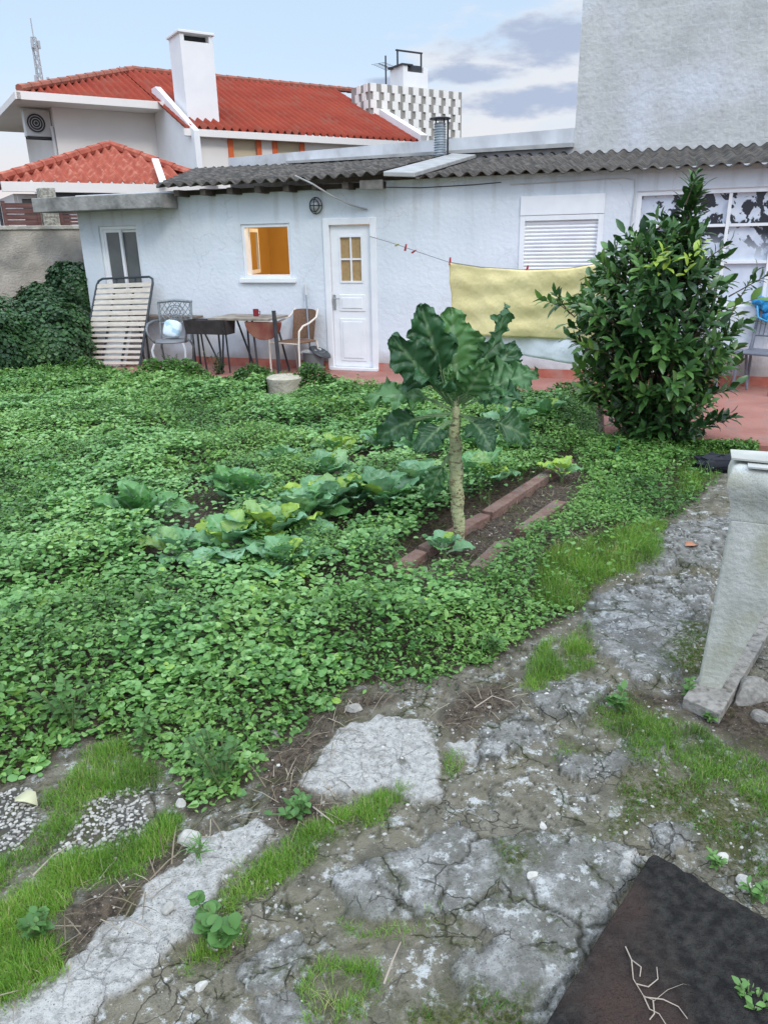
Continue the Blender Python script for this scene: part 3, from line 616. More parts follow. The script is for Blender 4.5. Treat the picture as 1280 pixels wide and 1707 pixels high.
# stove pipe
sp0 = wl(733, 258, 2.6); spx = sp0.x
pipe = thing('stove_pipe', 'short ribbed metal stove pipe with a flat rain cap on the left roof', 'chimney pipe', FW, (spx, 2.6, 0))
FP = FW @ Matrix.Translation((spx, 2.6, 0)); zt = wl(733, 205, 2.6).z; zc = wl(733, 199, 2.6).z; zb = 2.80
M_zinc = mat('ribbed_zinc', (0.42, 0.47, 0.50), (0.30, 0.34, 0.37), rough=.45, metal=.5, scale=12)
prof = []; zz = zb
while zz < zt: prof += [(.085, zz), (.097, zz + .012), (.085, zz + .024)]; zz += .036
MB(FP).lathe((0, 0, 0), prof, 16).build('pipe', M_zinc, pipe, smooth=True)
cpm = MB(FP); cpm.lathe((.0, 0, 0), [(.16, zc), (.17, zc + .008), (.16, zc + .018), (.01, zc + .03)], 18); cpm.build('cap', M_black, pipe)
st = MB(FP); st.tube([(.075, -.03, zt - .06), (.075, -.03, zc)], .012); st.tube([(-.075, .03, zt - .06), (-.075, .03, zc)], .012); st.tube([(.12, .02, zb), (.12, .02, zc + .004)], .016); st.build('stay', M_black, pipe)
MB(FP).box(-.22, .22, -.2, .2, zb - .03, zb + .03).build('base_plate', M_flash, pipe, bevel=.01)
# parapet wall and tall building behind
par = MB(FW); zA, zB = wl(380, 263, 3.05).z, wl(955, 213, 3.05).z; xa = wl(380, 263, 3.05).x; xb = wl(958, 213, 3.05).x
par.prism([(xa, 3.06, 2.2), (xb - .002, 3.06, 2.2), (xb - .002, 3.06, zB), (xa, 3.06, zA)], (0, .2, 0))
po_ = par.build('parapet_wall', mat('grey_white_parapet', (0.60, 0.62, 0.64), (0.46, 0.47, 0.49), rough=.9, scale=2.5, bump=.4, c3=(.38, .38, .38), s3=3, stretch=(1, 1, .5)))
tag(po_, 'low grey-white parapet wall running behind the left corrugated roof', 'wall')
led = MB(FW); led.prism([(xa + 1.2, 2.93, 2.93 + .10), (xb, 2.93, 2.93 + .10), (xb, 2.93, 2.93 + .16), (xa + 1.2, 2.93, 2.93 + .14)], (0, .125, 0)); lo = led.build('ledge', M_flash, po_)
tb = thing('tall_building', 'tall blank building with weathered grey-white render rising behind the right roof', 'building', FW, (xb, 3.06, 0))
def tallmat():
    M = mat('weathered_grey_render', (0.56, 0.56, 0.54), (0.43, 0.43, 0.42), rough=.95, scale=1.6, bump=.7, bscale=14, c3=(0.60, 0.62, 0.66), s3=.7, contrast=(.3, .7))
    nt = M.node_tree; N = nt.nodes; L = nt.links; b = N['Principled BSDF']; src = b.inputs['Base Color'].links[0].from_socket
    t = N.new('ShaderNodeTexCoord'); n = N.new('ShaderNodeTexNoise'); n.inputs['Scale'].default_value = 9; n.inputs['Detail'].default_value = 8; n.inputs['Roughness'].default_value = .75; L.new(t.outputs['Object'], n.inputs['Vector'])
    r = N.new('ShaderNodeMapRange'); L.new(n.outputs['Fac'], r.inputs[0]); r.inputs[1].default_value = .5; r.inputs[2].default_value = .72; r.inputs[4].default_value = .6
    mx = N.new('ShaderNodeMix'); mx.data_type = 'RGBA'; L.new(r.outputs[0], mx.inputs[0]); L.new(src, mx.inputs[6]); mx.inputs[7].default_value = (.30, .30, .29, 1)
    br = N.new('ShaderNodeTexBrick'); br.inputs['Scale'].default_value = 1.0; br.inputs['Brick Width'].default_value = .5; br.inputs['Row Height'].default_value = .25; br.inputs['Mortar Size'].default_value = .012; br.inputs['Mortar Smooth'].default_value = 1.0
    mr_ = N.new('ShaderNodeMapping'); mr_.inputs['Rotation'].default_value = (rad(90), 0, 0); L.new(t.outputs['Object'], mr_.inputs[0]); L.new(mr_.outputs[0], br.inputs['Vector'])
    mb_ = N.new('ShaderNodeMix'); mb_.data_type = 'RGBA'; fq = N.new('ShaderNodeMath'); fq.operation = 'MULTIPLY'; L.new(br.outputs['Fac'], fq.inputs[0]); fq.inputs[1].default_value = .35; L.new(fq.outputs[0], mb_.inputs[0]); L.new(mx.outputs[2], mb_.inputs[6]); mb_.inputs[7].default_value = (.62, .62, .62, 1)
    L.new(mb_.outputs[2], b.inputs['Base Color']); return M
M_tall = tallmat()
MB(FW).box(xb, xb + 12, 3.06, 12, 0, 13).build('wall', M_tall, tb)
MB(FW).box(xb - .03, xb + 12.03, 3.03, 12.03, 13.002, 13.15).build('coping', M_conc, tb)
# ================================================================== NEIGHBOUR'S HOUSE
HU = Vector((2110, 1330, 0)).normalized(); HN = Vector((-HU.y, HU.x, 0))   # along the facade (receding right), and away from us
EA = 5.8; A0 = gnd(39, 161, EA)
FH = Matrix(((HU.x, HN.x, 0, A0.x), (HU.y, HN.y, 0, A0.y), (0, 0, 1, 0), (0, 0, 0, 1)))
FHi = FH.inverted()
def hpl(px, py, off=0.0): return FHi @ onplane(px, py, A0 + HN * off, HN)
SLOPE = math.tan(rad(23)); RN = (HN * -SLOPE + Vector((0, 0, 1))).normalized()     # roof plane normal (rises away from us)
def hroof(px, py, dz=0.12): return FHi @ onplane(px, py, A0 + Vector((0, 0, dz)), RN)
M_tile = mat('red_clay_tiles', (0.32, 0.066, 0.040), (0.25, 0.048, 0.032), spec=.08, rough=.9, scale=1.0, bump=.1, bscale=40, c3=(0.26, 0.08, 0.055), s3=1.5, contrast=(.3, .7))
M_tile2 = mat('pale_red_clay_tiles', (0.40, 0.115, 0.075), (0.31, 0.08, 0.055), spec=.08, rough=.9, scale=4.0, bump=.2, c3=(0.46, 0.18, 0.125), s3=6, contrast=(.3, .7))
M_ridge = mat('brown_ridge_tiles', (0.36, 0.12, 0.08), (0.24, 0.10, 0.07), rough=.9, scale=5)
M_hwall = mat('cream_white_house_wall', (0.78, 0.74, 0.70), (0.74, 0.70, 0.66), rough=.85, scale=1.2, bump=.15)
M_chim = mat('white_chimney_render', (0.80, 0.79, 0.78), (0.76, 0.75, 0.745), rough=.85, scale=2, bump=.15)
M_orange = mat('orange_window_surround', (0.62, 0.13, 0.04), rough=.6)
M_shut = mat('beige_roller_shutter', (0.62, 0.52, 0.36), (0.56, 0.47, 0.32), rough=.7, scale=2, stretch=(1, 1, 20))
nh = thing('tiled_roof_house', 'two-storey cream house with red tiled hip roof and tall white chimney', 'house', FH)
a1 = hpl(278, 184); LA = a1.x
rl = hroof(222, 117); rr = hroof(604, 156); ve = hroof(702, 236); er = hroof(306, 212, .12); vt = hroof(625, 185)
RY = rl.y; RZ = rl.z; el = hroof(30, 150)
XE = max(ve.x, rr.x + 2)
yB = er.y; XB = er.x
def PH(u, v, h): return Vector((u, v, EA + .12 + v * SLOPE - .0 + h))
# front slope over the left part, hip edge on the left, and right part with a lower eave
hx = el.x - .1
verge = lambda u: ve.y + (u - ve.x) * (rr.y - ve.y) / (min(vt.x, ve.x - .1) - ve.x) if False else RY
ro = MB(FH)
v1 = lambda u: min(RY, (u - hx) / max(.1, rl.x - hx) * RY - .15) if u < rl.x else RY
sheet(ro, PH, (hx + .12, XB - .02), lambda u: -.15, v1, .25, .062, .40, lap=.018, samples=10)
# the verge runs back from the lower right corner
vx0, vy0 = ve.x, ve.y; vx1, vy1 = vt.x, vt.y
def v1b(u): return RY if u < vx1 else max(yB + .05, min(RY, vy0 + (u - vx0) * (vy1 - vy0) / (vx1 - vx0)))
sheet(ro, PH, (XB, vx0), lambda u: yB, v1b, .25, .062, .40, lap=.018, samples=10)
# left hip slope and back slope
LS = RY / max(.1, rl.x - hx) * SLOPE
ro.quad((hx, -.15, EA + .1), (rl.x, RY, RZ), (rl.x, RY + .1, RZ), (hx, 2 * RY + .15, EA + .1))
ro.quad((rl.x, RY, RZ), (vx1, RY, RZ), (vx0, 2 * RY, EA + .1), (hx, 2 * RY + .15, EA + .1))
roof = ro.build('roof', M_tile, nh, smooth=True, fix=False); roof.modifiers.new('s', 'SOLIDIFY').thickness = .02
def ridge(mb, a, b, r=.12, seg=.42):
    a, b = Vector(a), Vector(b); n = max(1, int((b - a).length / seg)); d = (b - a) / n
    for i in range(n): mb.tube([a + d * i, a + d * (i + 1.08)], [r, r * .82], 8)
rt = MB(FH); ridge(rt, (rl.x, RY, RZ + .03), (rr.x + .3, RY, RZ + .03)); ridge(rt, (hx + .1, -.1, EA + .18), (rl.x, RY, RZ + .03)); rt.build('ridge_tiles', M_ridge, roof, smooth=True)
fa = MB(FH); fa.box(hx, LA + .1, -.20, -.05, EA - .10, EA + .11); fa.box(XB, ve.x + .05, yB - .05, yB + .1, EA + yB * SLOPE - .10, EA + yB * SLOPE + .09)
fa.box(hx - .05, hx + .1, -.20, 2 * RY, EA - .10, EA + .08)
fa.build('fascia', M_hwall, nh)
MB(FH).quad((hx + .1, -.05, EA - .08), (LA, -.05, EA - .08), (LA, 2 * RY, EA - .08), (hx + .1, 2 * RY, EA - .08)).build('soffit', M_hwall, nh, fix=False)
wp = hpl(90, 200, .9); wx0 = wp.x
hw = MB(FH)
hw.box(wx0, LA + .05, .9, 2 * RY - .9, 0, EA - .081)
zBe = EA + yB * SLOPE + .02
holes = []
q0, q1 = hpl(387, 229, yB + .25), hpl(428, 255, yB + .25); q2, q3 = hpl(461, 234, yB + .25), hpl(500, 258, yB + .25)
ZH = zBe - .02; WA_ = (q0.x, q1.x, 3.6, q0.z); WB_ = (q2.x, q3.x, 3.6, q2.z)
boxes_wall(hw, LA + .052, ve.x - .2, 0, ZH, [WA_, WB_], yB + .25, .3)
hw.quad((LA + .055, yB + .5, 0), (LA + .055, yB + .5, ZH), (LA + .055, .89, ZH), (LA + .055, .89, 0)); hw.quad((ve.x - .2, yB + .8, 0), (ve.x - .2, 2 * RY - .9, 0), (ve.x - .2, 2 * RY - .9, ZH), (ve.x - .2, yB + .8, ZH))
hw.build('wall', M_hwall, nh, fix=False)
for wd in (WA_, WB_):
    f = MB(FH); y = yB + .20; t = .16
    f.box(wd[0] - t, wd[0], y, y + .2, wd[2], wd[3] + .10); f.box(wd[1], wd[1] + t, y, y + .2, wd[2], wd[3] + .10); f.box(wd[0], wd[1], y, y + .2, wd[3], wd[3] + .10)
    fo = f.build('window', M_orange, nh)
    MB(FH).box(wd[0], wd[1], yB + .31, yB + .35, wd[3] - .62, wd[3]).build('shutter', M_shut, fo)
    MB(FH).box(wd[0], wd[1], yB + .42, yB + .46, wd[2], wd[3] - .62).build('pane', M_dark, fo)
    for xx in (wd[0], wd[1] - .06): MB(FH).box(xx, xx + .06, yB + .36, yB + .40, wd[2], wd[3] - .62).build('frame', M_trim, fo)
# fin between the two eaves, following the slope
fn = MB(FH); fn.prism([(LA - .12, .9, 0), (LA - .12, yB - .3, 2.8), (LA - .12, yB - .3, EA + (yB - .3) * SLOPE + .15), (LA - .12, .5, EA + .5 * SLOPE + .42), (LA - .12, .9, EA + .5 * SLOPE + .42)], (.17, 0, 0)); fn.build('gable_fin', M_chim, nh)
vg = MB(FH)
pa, pb = Vector((vx1, vy1, EA + .12 + vy1 * SLOPE + .1)), Vector((vx0 + .1, vy0, EA + .12 + vy0 * SLOPE + .1)); vg.bar(pa, pb, .28, .22); vg.build('verge', M_chim, nh)
# tall chimney on the front slope
cb = hroof(338, 200); cy = cb.y; cl = hpl(312, 185, cy); cr_ = hpl(365, 190, cy); ct = hpl(330, 52, cy)
ch = MB(FH); ch.box(cl.x, cr_.x, cy, cy + 1.0, EA + cy * SLOPE - .3, ct.z - .28); 
ch.box(cl.x, cl.x + .12, cy, cy + 1.0, ct.z - .28, ct.z - .08); ch.box(cr_.x - .12, cr_.x, cy, cy + 1.0, ct.z - .28, ct.z - .08)
cho = ch.build('chimney', M_chim, nh)
c2 = MB(FH); c2.box(cl.x - .06, cr_.x + .06, cy - .06, cy + 1.06, ct.z - .08, ct.z - .01); c2.build('cap', M_chim, cho, bevel=.01)
MB(FH).box(cl.x + .12, cr_.x - .12, cy + .3, cy + .7, ct.z - .28, ct.z - .082).build('flue_opening', M_black, cho)
# air conditioner on the left return wall
acp = hpl(68, 208, 1.4)
ac = thing('air_conditioner', 'grey wall-mounted air conditioning unit under the left eave of the tiled roof house', 'air conditioner', FH, (wx0 - .4, 1.6, acp.z))
FA = FH @ Matrix.Translation((wx0 - .4, 1.2, acp.z - .35))
M_ac = mat('pale_grey_metal', (.55, .55, .54), rough=.5)
acm = MB(FA); acm.box(-.38, .38, 0, .36, 0, .72); acm.build('casing', M_ac, ac, bevel=.02)
fg = MB(FA)
for r_ in (.27, .2, .13, .06): fg.tube([(-.06 + r_ * math.cos(t * math.pi / 10), -.02, .36 + r_ * math.sin(t * math.pi / 10)) for t in range(21)], .009, 5, cap=False)
fg.build('fan_grille', M_ac, ac); MB(FA).tube([(-.06, -.004, .36), (-.06, -.012, .36)], .28, 20).build('fan_opening', M_black, ac)
brk = MB(FA); brk.box(-.36, .42, .02, .07, -.06, -.003); brk.box(-.36, .42, .28, .33, -.06, -.003); brk.build('bracket', M_black, ac)
# downpipe
dpp = MB(FH); dpp.tube([(wx0 - .06, 1.0, 0), (wx0 - .06, 1.0, EA - .6)], .05); dpp.build('downpipe', M_ac, nh)
# lower roof in front
EL = 3.05; L0 = gnd(14, 309, EL); HL = FHi @ L0; L1 = FHi @ (lambda p: p)(onplane(256, 321, L0, HN))
pk = FHi @ onplane(184, 244, L0 + Vector((0, 0, .1)), RN); rgt = FHi @ onplane(318, 297, L0 + Vector((0, 0, .1)), RN)
ly, lx0, lx1 = HL.y, HL.x - .15, max(L1.x, HL.x + 3.0)
def PL(u, v, h): return Vector((u, v, EL + .1 + (v - ly) * SLOPE + h))
lr = thing('ground_floor_annex', 'low annex with pale-red hipped tile roof in front of the two-storey house', 'annex', FH, (lx0, ly, 0))
PY = pk.y; R_ = MB(FH)
xr = lx1 + .3
f1_ = lambda u: max(ly, min(PY, ly + (u - lx0) / (pk.x - lx0) * (PY - ly))) if u < pk.x else max(ly, PY - (u - pk.x) / (rgt.x + .6 - pk.x) * (PY - ly) * .9)
sheet(R_, PL, (lx0 + .05, rgt.x + .5), lambda u: ly - .1, f1_, .25, .062, .40, lap=.018, samples=10)
zP = EL + .1 + (PY - ly) * SLOPE
R_.quad((lx0, ly, EL + .08), (pk.x, PY, zP), (pk.x, PY + 1.2, zP), (lx0, 2 * PY - ly + 1.2, EL)); R_.quad((pk.x, PY, zP), (rgt.x + .5, ly + .2, EL + .2), (rgt.x + .5, 2 * PY, EL), (pk.x, PY + 1.2, zP))
lro = R_.build('roof', M_tile2, lr, smooth=True, fix=False); lro.modifiers.new('s', 'SOLIDIFY').thickness = .02
rt = MB(FH); ridge(rt, (lx0, ly, EL + .14), (pk.x, PY, zP + .04)); ridge(rt, (rgt.x + .4, ly + .35, EL + .25), (pk.x, PY, zP + .04)); rt.build('ridge_tiles', M_tile2, lro, smooth=True)
fa = MB(FH); fa.box(lx0, rgt.x + .5, ly - .16, ly - .04, EL - .13, EL + .07); fa.build('fascia', M_hwall, lr)
gu = MB(FH); gu.box(lx0 + 1.0, rgt.x + .5, ly - .04, ly + .02, EL - .24, EL - .132); gu.build('gutter', M_black, lr)
lw = MB(FH); wz = (lx0 + .45, lx0 + 1.45, 1.7, EL - .25); boxes_wall(lw, lx0 + .3, rgt.x + .3, 0, EL - .14, [wz], ly + .5, .3); lw.box(lx0 + .3, lx0 + .6, ly + .8, PY + 2, 0, EL - .14); lw.build('wall', M_hwall, lr, fix=False)
wf = MB(FH); wf.box(wz[0] - .08, wz[0], ly + .44, ly + .62, wz[2], wz[3]); wf.box(wz[1], wz[1] + .16, ly + .40, ly + .62, wz[2] - .1, wz[3] + .1); wf.box(wz[0] - .08, wz[1], ly + .44, ly + .62, wz[3], wz[3] + .08); wfo = wf.build('window', M_trim, lr); MB(FH).box(wz[0], wz[1], ly + .60, ly + .64, wz[2], wz[3]).build('pane', M_curt, wfo)
# white pole lying against the low roof
pw = thing('white_board', 'white narrow board leaning on the low red tile roof', 'board', FH)
q1_, q2_ = FHi @ onplane(259, 266, L0 + Vector((0, 0, .45)), RN), FHi @ onplane(274, 309, L0 + Vector((0, 0, .2)), RN)
MB(FH).bar(q1_, q2_, .16, .05).build('board', M_chim, pw)
# ================================================================== PATTERNED TOWER
T0 = FH @ hroof(622, 188); toff = (FHi @ T0).y - .25
t0, t1 = hpl(616, 160, toff), hpl(769, 190, toff); ztop = hpl(605, 137, toff).z
tw = thing('patterned_tower', 'tower clad in staggered white and grey blocks beyond the red tiled roof', 'tower', FH, (t0.x, toff, 0))
M_gp = mat('grey_recessed_cladding', (0.33, 0.31, 0.28), (0.28, 0.265, 0.24), rough=.9, scale=3); M_wp = mat('cream_relief_blocks', (0.80, 0.77, 0.72), rough=.8)
W_ = t1.x - t0.x; MB(FH).box(t0.x, t1.x, toff, toff + 1.3, 0, ztop).build('wall', M_gp, tw)
nc = 9; cw = W_ / nc; rh = .27; bl = MB(FH); k = 0; zz = ztop - rh
while zz > 4:
    for c in range(nc):
        s_ = (k % 2) * cw * .22; a = t0.x + c * cw + .02 + s_; bl.box(a, a + cw * .52, toff - .06, toff - .002, zz + .001, zz + rh - .001)
    for c in range(2): bl.box(t0.x - .05, t0.x - .002, toff + .1 + c * .5 + (k % 2) * .12, toff + .34 + c * .5 + (k % 2) * .12, zz + .001, zz + rh - .001)
    zz -= rh; k += 1
bl.build('relief_blocks', M_wp, tw)
tcx0, tcx1 = hpl(672, 130, toff + .2).x, hpl(713, 130, toff + .2).x; tcz = hpl(690, 137, toff + 1).z
tcz = max(tcz, ztop + .35); tm = MB(FH); tm.box(tcx0, tcx1, toff + .2, toff + 1.1, ztop - .01, ztop + .55); tm.box(tcx0, tcx0 + .2, toff + .2, toff + 1.1, ztop + .55, ztop + .75); tm.box(tcx1 - .2, tcx1, toff + .2, toff + 1.1, ztop + .55, ztop + .75); tco = tm.build('chimney', M_chim, tw)
MB(FH).box(tcx0 + .2, tcx1 - .2, toff + .3, toff + 1.0, ztop + .551, ztop + .80).build('flue_opening', M_black, tco)
MB(FH).box(tcx0 - .08, tcx0 + .42, toff + .15, toff + 1.15, ztop + .752, ztop + .80).build('cap', M_black, tco)
rl_ = MB(FH); zr_ = ztop + 1.30; rl_.bar((tcx0 - .05, toff + .6, zr_), (tcx1 + .02, toff + .6, zr_), .07, .05); rl_.bar((tcx0 + .02, toff + .6, ztop + .75), (tcx0 + .02, toff + .6, zr_), .05, .05); rl_.bar((tcx1 - .03, toff + .6, ztop + .6), (tcx1 - .03, toff + .6, zr_), .05, .05); rl_.build('rail', M_black, tw)
ax = hpl(643, 120, toff + .6).x; az = hpl(644, 93, toff + .6).z
an = thing('roof_antenna', 'thin television antenna on top of the patterned tower', 'antenna', FH, (ax, toff + .6, ztop))
am = MB(FH); am.tube([(ax, toff + .6, ztop - .02), (ax, toff + .6, az)], .03, 6); am.build('pole', M_black, an)
ae = MB(FH); ae.tube([(ax - .5, toff + .3, az - .35), (ax + .5, toff + .9, az - .35)], .012, 5)
for i in range(7):
    t = i / 6 - .5; ae.tube([(ax + t - .12, toff + .6 + t * .6 + .3, az - .35), (ax + t + .12, toff + .6 + t * .6 - .3, az - .35)], .008, 4)
ae.build('elements', M_black, an)
# ================================================================== RADIO MAST (far)
mD = 170.0; mb0 = atdist(73, 170, mD); mtop = atdist(66, 30, mD); mmid = atdist(70, 62, mD)
ma_ = thing('radio_mast', 'distant lattice radio mast with panel antennas left of the tiled roof', 'mast', FG, (mb0.x, mD, 0))
FM = Matrix.Translation((mb0.x, mD, 0)); hM = mmid.z
M_mast = mat('grey_white_mast_steel', (.42, .42, .43), rough=.6)
lt = MB(FM)
def mw_(z): return .8 * (1 - .55 * z / hM)
n = 26
for i in range(n):
    za, zb_ = hM * i / n, hM * (i + 1) / n; a, b_ = mw_(za), mw_(zb_)
    for (sx_, sy_, tx, ty) in ((-1, -1, 1, -1), (1, -1, 1, 1), (1, 1, -1, 1), (-1, 1, -1, -1)):
        lt.bar((sx_ * a, sy_ * a, za), (sx_ * b_, sy_ * b_, zb_), .16, .16); lt.bar((sx_ * a, sy_ * a, za), (tx * b_, ty * b_, zb_), .10, .10); lt.bar((sx_ * b_, sy_ * b_, zb_), (tx * b_, ty * b_, zb_), .10, .10)
lt.build('lattice', M_mast, ma_)
MB(FM).tube([(0, 0, hM), (0, 0, mtop.z)], .12, 6).build('spike', M_mast, ma_)
for z_ in (hM * .80, hM * .97):
    for a in range(3):
        t = a * 2.09 + .4; r_ = 1.5 if z_ < hM * .9 else .8; am = MB(FM); am.box(r_ * math.cos(t) - .22, r_ * math.cos(t) + .22, r_ * math.sin(t) - .15, r_ * math.sin(t) + .15, z_ - 1.3 * (r_ / 1.5), z_ + 1.3 * (r_ / 1.5)); am.bar((0, 0, z_), (r_ * math.cos(t), r_ * math.sin(t), z_), .12, .12); am.build('panel_antenna', M_mast, ma_)
# ================================================================== LEFT BOUNDARY WALL
B1 = toW((-4.3, 1.4, 0)); BU = Vector((.846, .533, 0)); BN = Vector((-BU.y, BU.x, 0))
FB = Matrix(((BU.x, BN.x, 0, B1.x), (BU.y, BN.y, 0, B1.y), (0, 0, 1, 0), (0, 0, 0, 1)))
def bl_(px, py): return FB.inverted() @ onplane(px, py, B1, BN)
zt = bl_(60, 376).z
bw = MB(FB); bw.box(-9, 2.6, 0, .22, -.1, zt - .06); M_bw = mat('rough_beige_render', (0.34, 0.30, 0.25), (0.48, 0.43, 0.37), rough=.95, scale=3, bump=.8, bscale=35, c3=(.20, .19, .17), s3=1.6)
bwt = thing('boundary_wall', 'rough beige rendered boundary wall above the ivy at the left edge', 'wall', FB); bw.build('wall', M_bw, bwt)
cpm = MB(FB); cpm.box(-9, 2.6, -.03, .25, zt - .059, zt); cpm.build('coping', mat('pale_stone_coping', (.50, .47, .41), (.32, .30, .26), rough=.9, scale=9, bump=.6), bwt, bevel=.01)
pxa, pxb = bl_(71, 350).x, bl_(98, 350).x; pt = bl_(80, 313).z
pil = thing('gate_pillar', 'pebble-rendered pillar standing on the boundary wall between dark red fence panels', 'pillar', FB, (pxa, 0, zt)); MB(FB).box(pxa, pxb, .0, .24, zt - .02, pt).build('shaft', mat('pebbledash', (.42, .40, .34), (.24, .22, .18), rough=.95, scale=22, bump=1.0, bscale=40, contrast=(.42, .58)), pil, bevel=.01)
M_fence = mat('dark_red_fence_boards', (.105, .045, .040), (.16, .085, .075), rough=.8, scale=3, stretch=(1, 1, 14))
fz = bl_(40, 338).z
for (u0, u1, nm, z1_) in ((bl_(6, 350).x, pxa - .02, 'dark red boarded fence panel left of the pebble-rendered pillar', fz), (pxb + .02, 2.4, 'dark red boarded fence panel right of the pebble-rendered pillar', fz - .12), (bl_(6, 350).x - 3.2, bl_(6, 350).x - .12, 'dark boarded fence panel at the far left edge, beyond the black gate post', fz - .05)):
    t = thing('fence_panel', nm, 'fence', FB, (u0, .1, zt), group='dark red fence panels on the boundary wall')
    f = MB(FB); nb = 4; hh = (z1_ - zt) / nb
    for i in range(nb): f.box(u0 + .05, u1 - .05, .10, .13, zt + i * hh + .012, zt + (i + 1) * hh)
    f.build('boards', M_fence, t)
    for xx in (u0, u1 - .05): MB(FB).box(xx, xx + .05, .08, .15, zt, z1_ + .03).build('post', M_fence, t)
gpn = thing('gate_post', 'thin black metal post between two fence panels at the left edge', 'post', FB); xg = bl_(2, 350).x; gm = MB(FB); gm.tube([(xg, .12, zt), (xg, .12, fz + .25), (xg - .2, .12, fz + .32)], .025, 6); gm.build('post', M_black, gpn)
# ================================================================== THINGS AGAINST THE WALL
# wall lamp
lp = wl(528, 343); t = thing('wall_lamp', 'round caged bulkhead lamp on the white wall left of the door', 'lamp', FW, (lp.x, 0, lp.z))
FL = FW @ Matrix.Translation((lp.x, 0, lp.z)) @ Matrix.Rotation(rad(90), 4, 'X')
MB(FL).lathe((0, 0, 0), [(.085, 0), (.085, .025), (.07, .03)], 20).build('base', M_ac, t)
MB(FL).lathe((0, 0, 0), [(.06, .03), (.058, .055), (.045, .08), (.02, .092)], 16).build('glass', mat('milky_glass', (.45, .47, .48), rough=.2), t, smooth=True)
cg = MB(FL)
for r_, z_ in ((.09, .03), (.066, .075)): cg.tube([(r_ * math.cos(a * math.pi / 10), r_ * 1.15 * math.sin(a * math.pi / 10), z_) for a in range(21)], .006, 5, cap=False)
for a in range(2): cg.tube([(.09 * math.cos(a * math.pi / 2), .1 * math.sin(a * math.pi / 2), .03), (0.066 * math.cos(a * math.pi / 2), .07 * math.sin(a * math.pi / 2), .08), (0, 0, .10), (-.066 * math.cos(a * math.pi / 2), -.07 * math.sin(a * math.pi / 2), .08), (-.09 * math.cos(a * math.pi / 2), -.1 * math.sin(a * math.pi / 2), .03)], .006, 5)
cg.build('cage', M_black, t)
def single(name, label, cat, mb, m_, group=None, **k):
    o = mb.build(name, m_, None, **k); return tag(o, label, cat, group)
# cables
pts = [wl(*q) for q in ((492, 293, -.36), (520, 306, -.34), (552, 326, -.2), (585, 342, -.08), (612, 349, -.02))]
single('hanging_cable', 'thick pale cable drooping from the left corrugated roof to the white wall', 'cable', MB(FW).tube(pts, .012, 6), M_flash)
def wc(*q): return [wl(x, y, -.012) for x, y in q]
single('wall_cable', 'thin cable clipped along the wall top and down beside the grid window', 'cable', MB(FW).tube(wc((850, 308), (950, 302), (1040, 297), (1057, 300), (1058, 320), (1046, 420)), .006, 5), M_ac)
single('eave_wire', 'dark thin wire running under the right corrugated roof', 'wire', MB(FW).tube(wc((640, 312), (700, 313), (790, 308), (835, 304)), .005, 5), M_black)
# slatted bed base leaning sideways against the wall
M_slat = mat('pale_wood_slats', (.62, .56, .48), (.52, .46, .38), rough=.7, scale=5, stretch=(2, 2, 8)); M_tub = mat('dark_blue_grey_tube', (.06, .07, .08), rough=.4, metal=.3)
bt = thing('slatted_bed_base', 'slatted bed base with dark tube frame leaning upright against the wall under the left window', 'bed base', FW, (-3.9, -.5, .03))
b00, b10 = inW(gnd(136, 612, .04)), inW(gnd(233, 612, .04)); t01, t11 = wl(164, 465, -.13), wl(257, 461, -.13)
def bq(u, v, n=0.0):
    p = b00.lerp(b10, u).lerp(t01.lerp(t11, u), v); return p + bn * n
bn = Vector((0, 0, 0)); bn = (b10 - b00).cross(t01 - b00).normalized()
if bn.y > 0: bn = -bn
r_ = .06; pts = [bq(0, 0), bq(0, .93), bq(.02, .975), bq(.08, 1.0), bq(.92, 1.0), bq(.98, .975), bq(1, .93), bq(1, 0)]
MB(FW).tube(pts, .017, 8).build('frame', M_tub, bt, smooth=True)
for i in range(15):
    v = .045 + i * .062; s_ = MB(FW); hw_ = .016 if i < 7 else .023
    P_ = [bq(.02, v - hw_, .012), bq(.98, v - hw_, .012), bq(.98, v + hw_, .012), bq(.02, v + hw_, .012)]; s_.prism(P_, bn * -.010); s_.build('slat', M_slat, bt)
for u in (.33, .67): MB(FW).bar(bq(u, .02, -.02), bq(u, .99, -.02), .03, .02).build('strap', M_tub, bt)
wb_ = MB(FW); wb_.prism([bq(.30, .02, -.05), bq(.72, .02, -.05), bq(.74, .55, -.05), bq(.36, .55, -.05)], bn * -.02); o = wb_.build('white_board', M_trim, None); tag(o, 'white panel standing behind the lower half of the slatted bed base', 'panel')
# long dark shelf table behind chair
M_top = mat('brown_table_top', (.16, .12, .09), (.22, .17, .13), rough=.6, scale=4)
def leg(mb, a, b_, r=.014): return mb.tube([a, b_], r, 6)
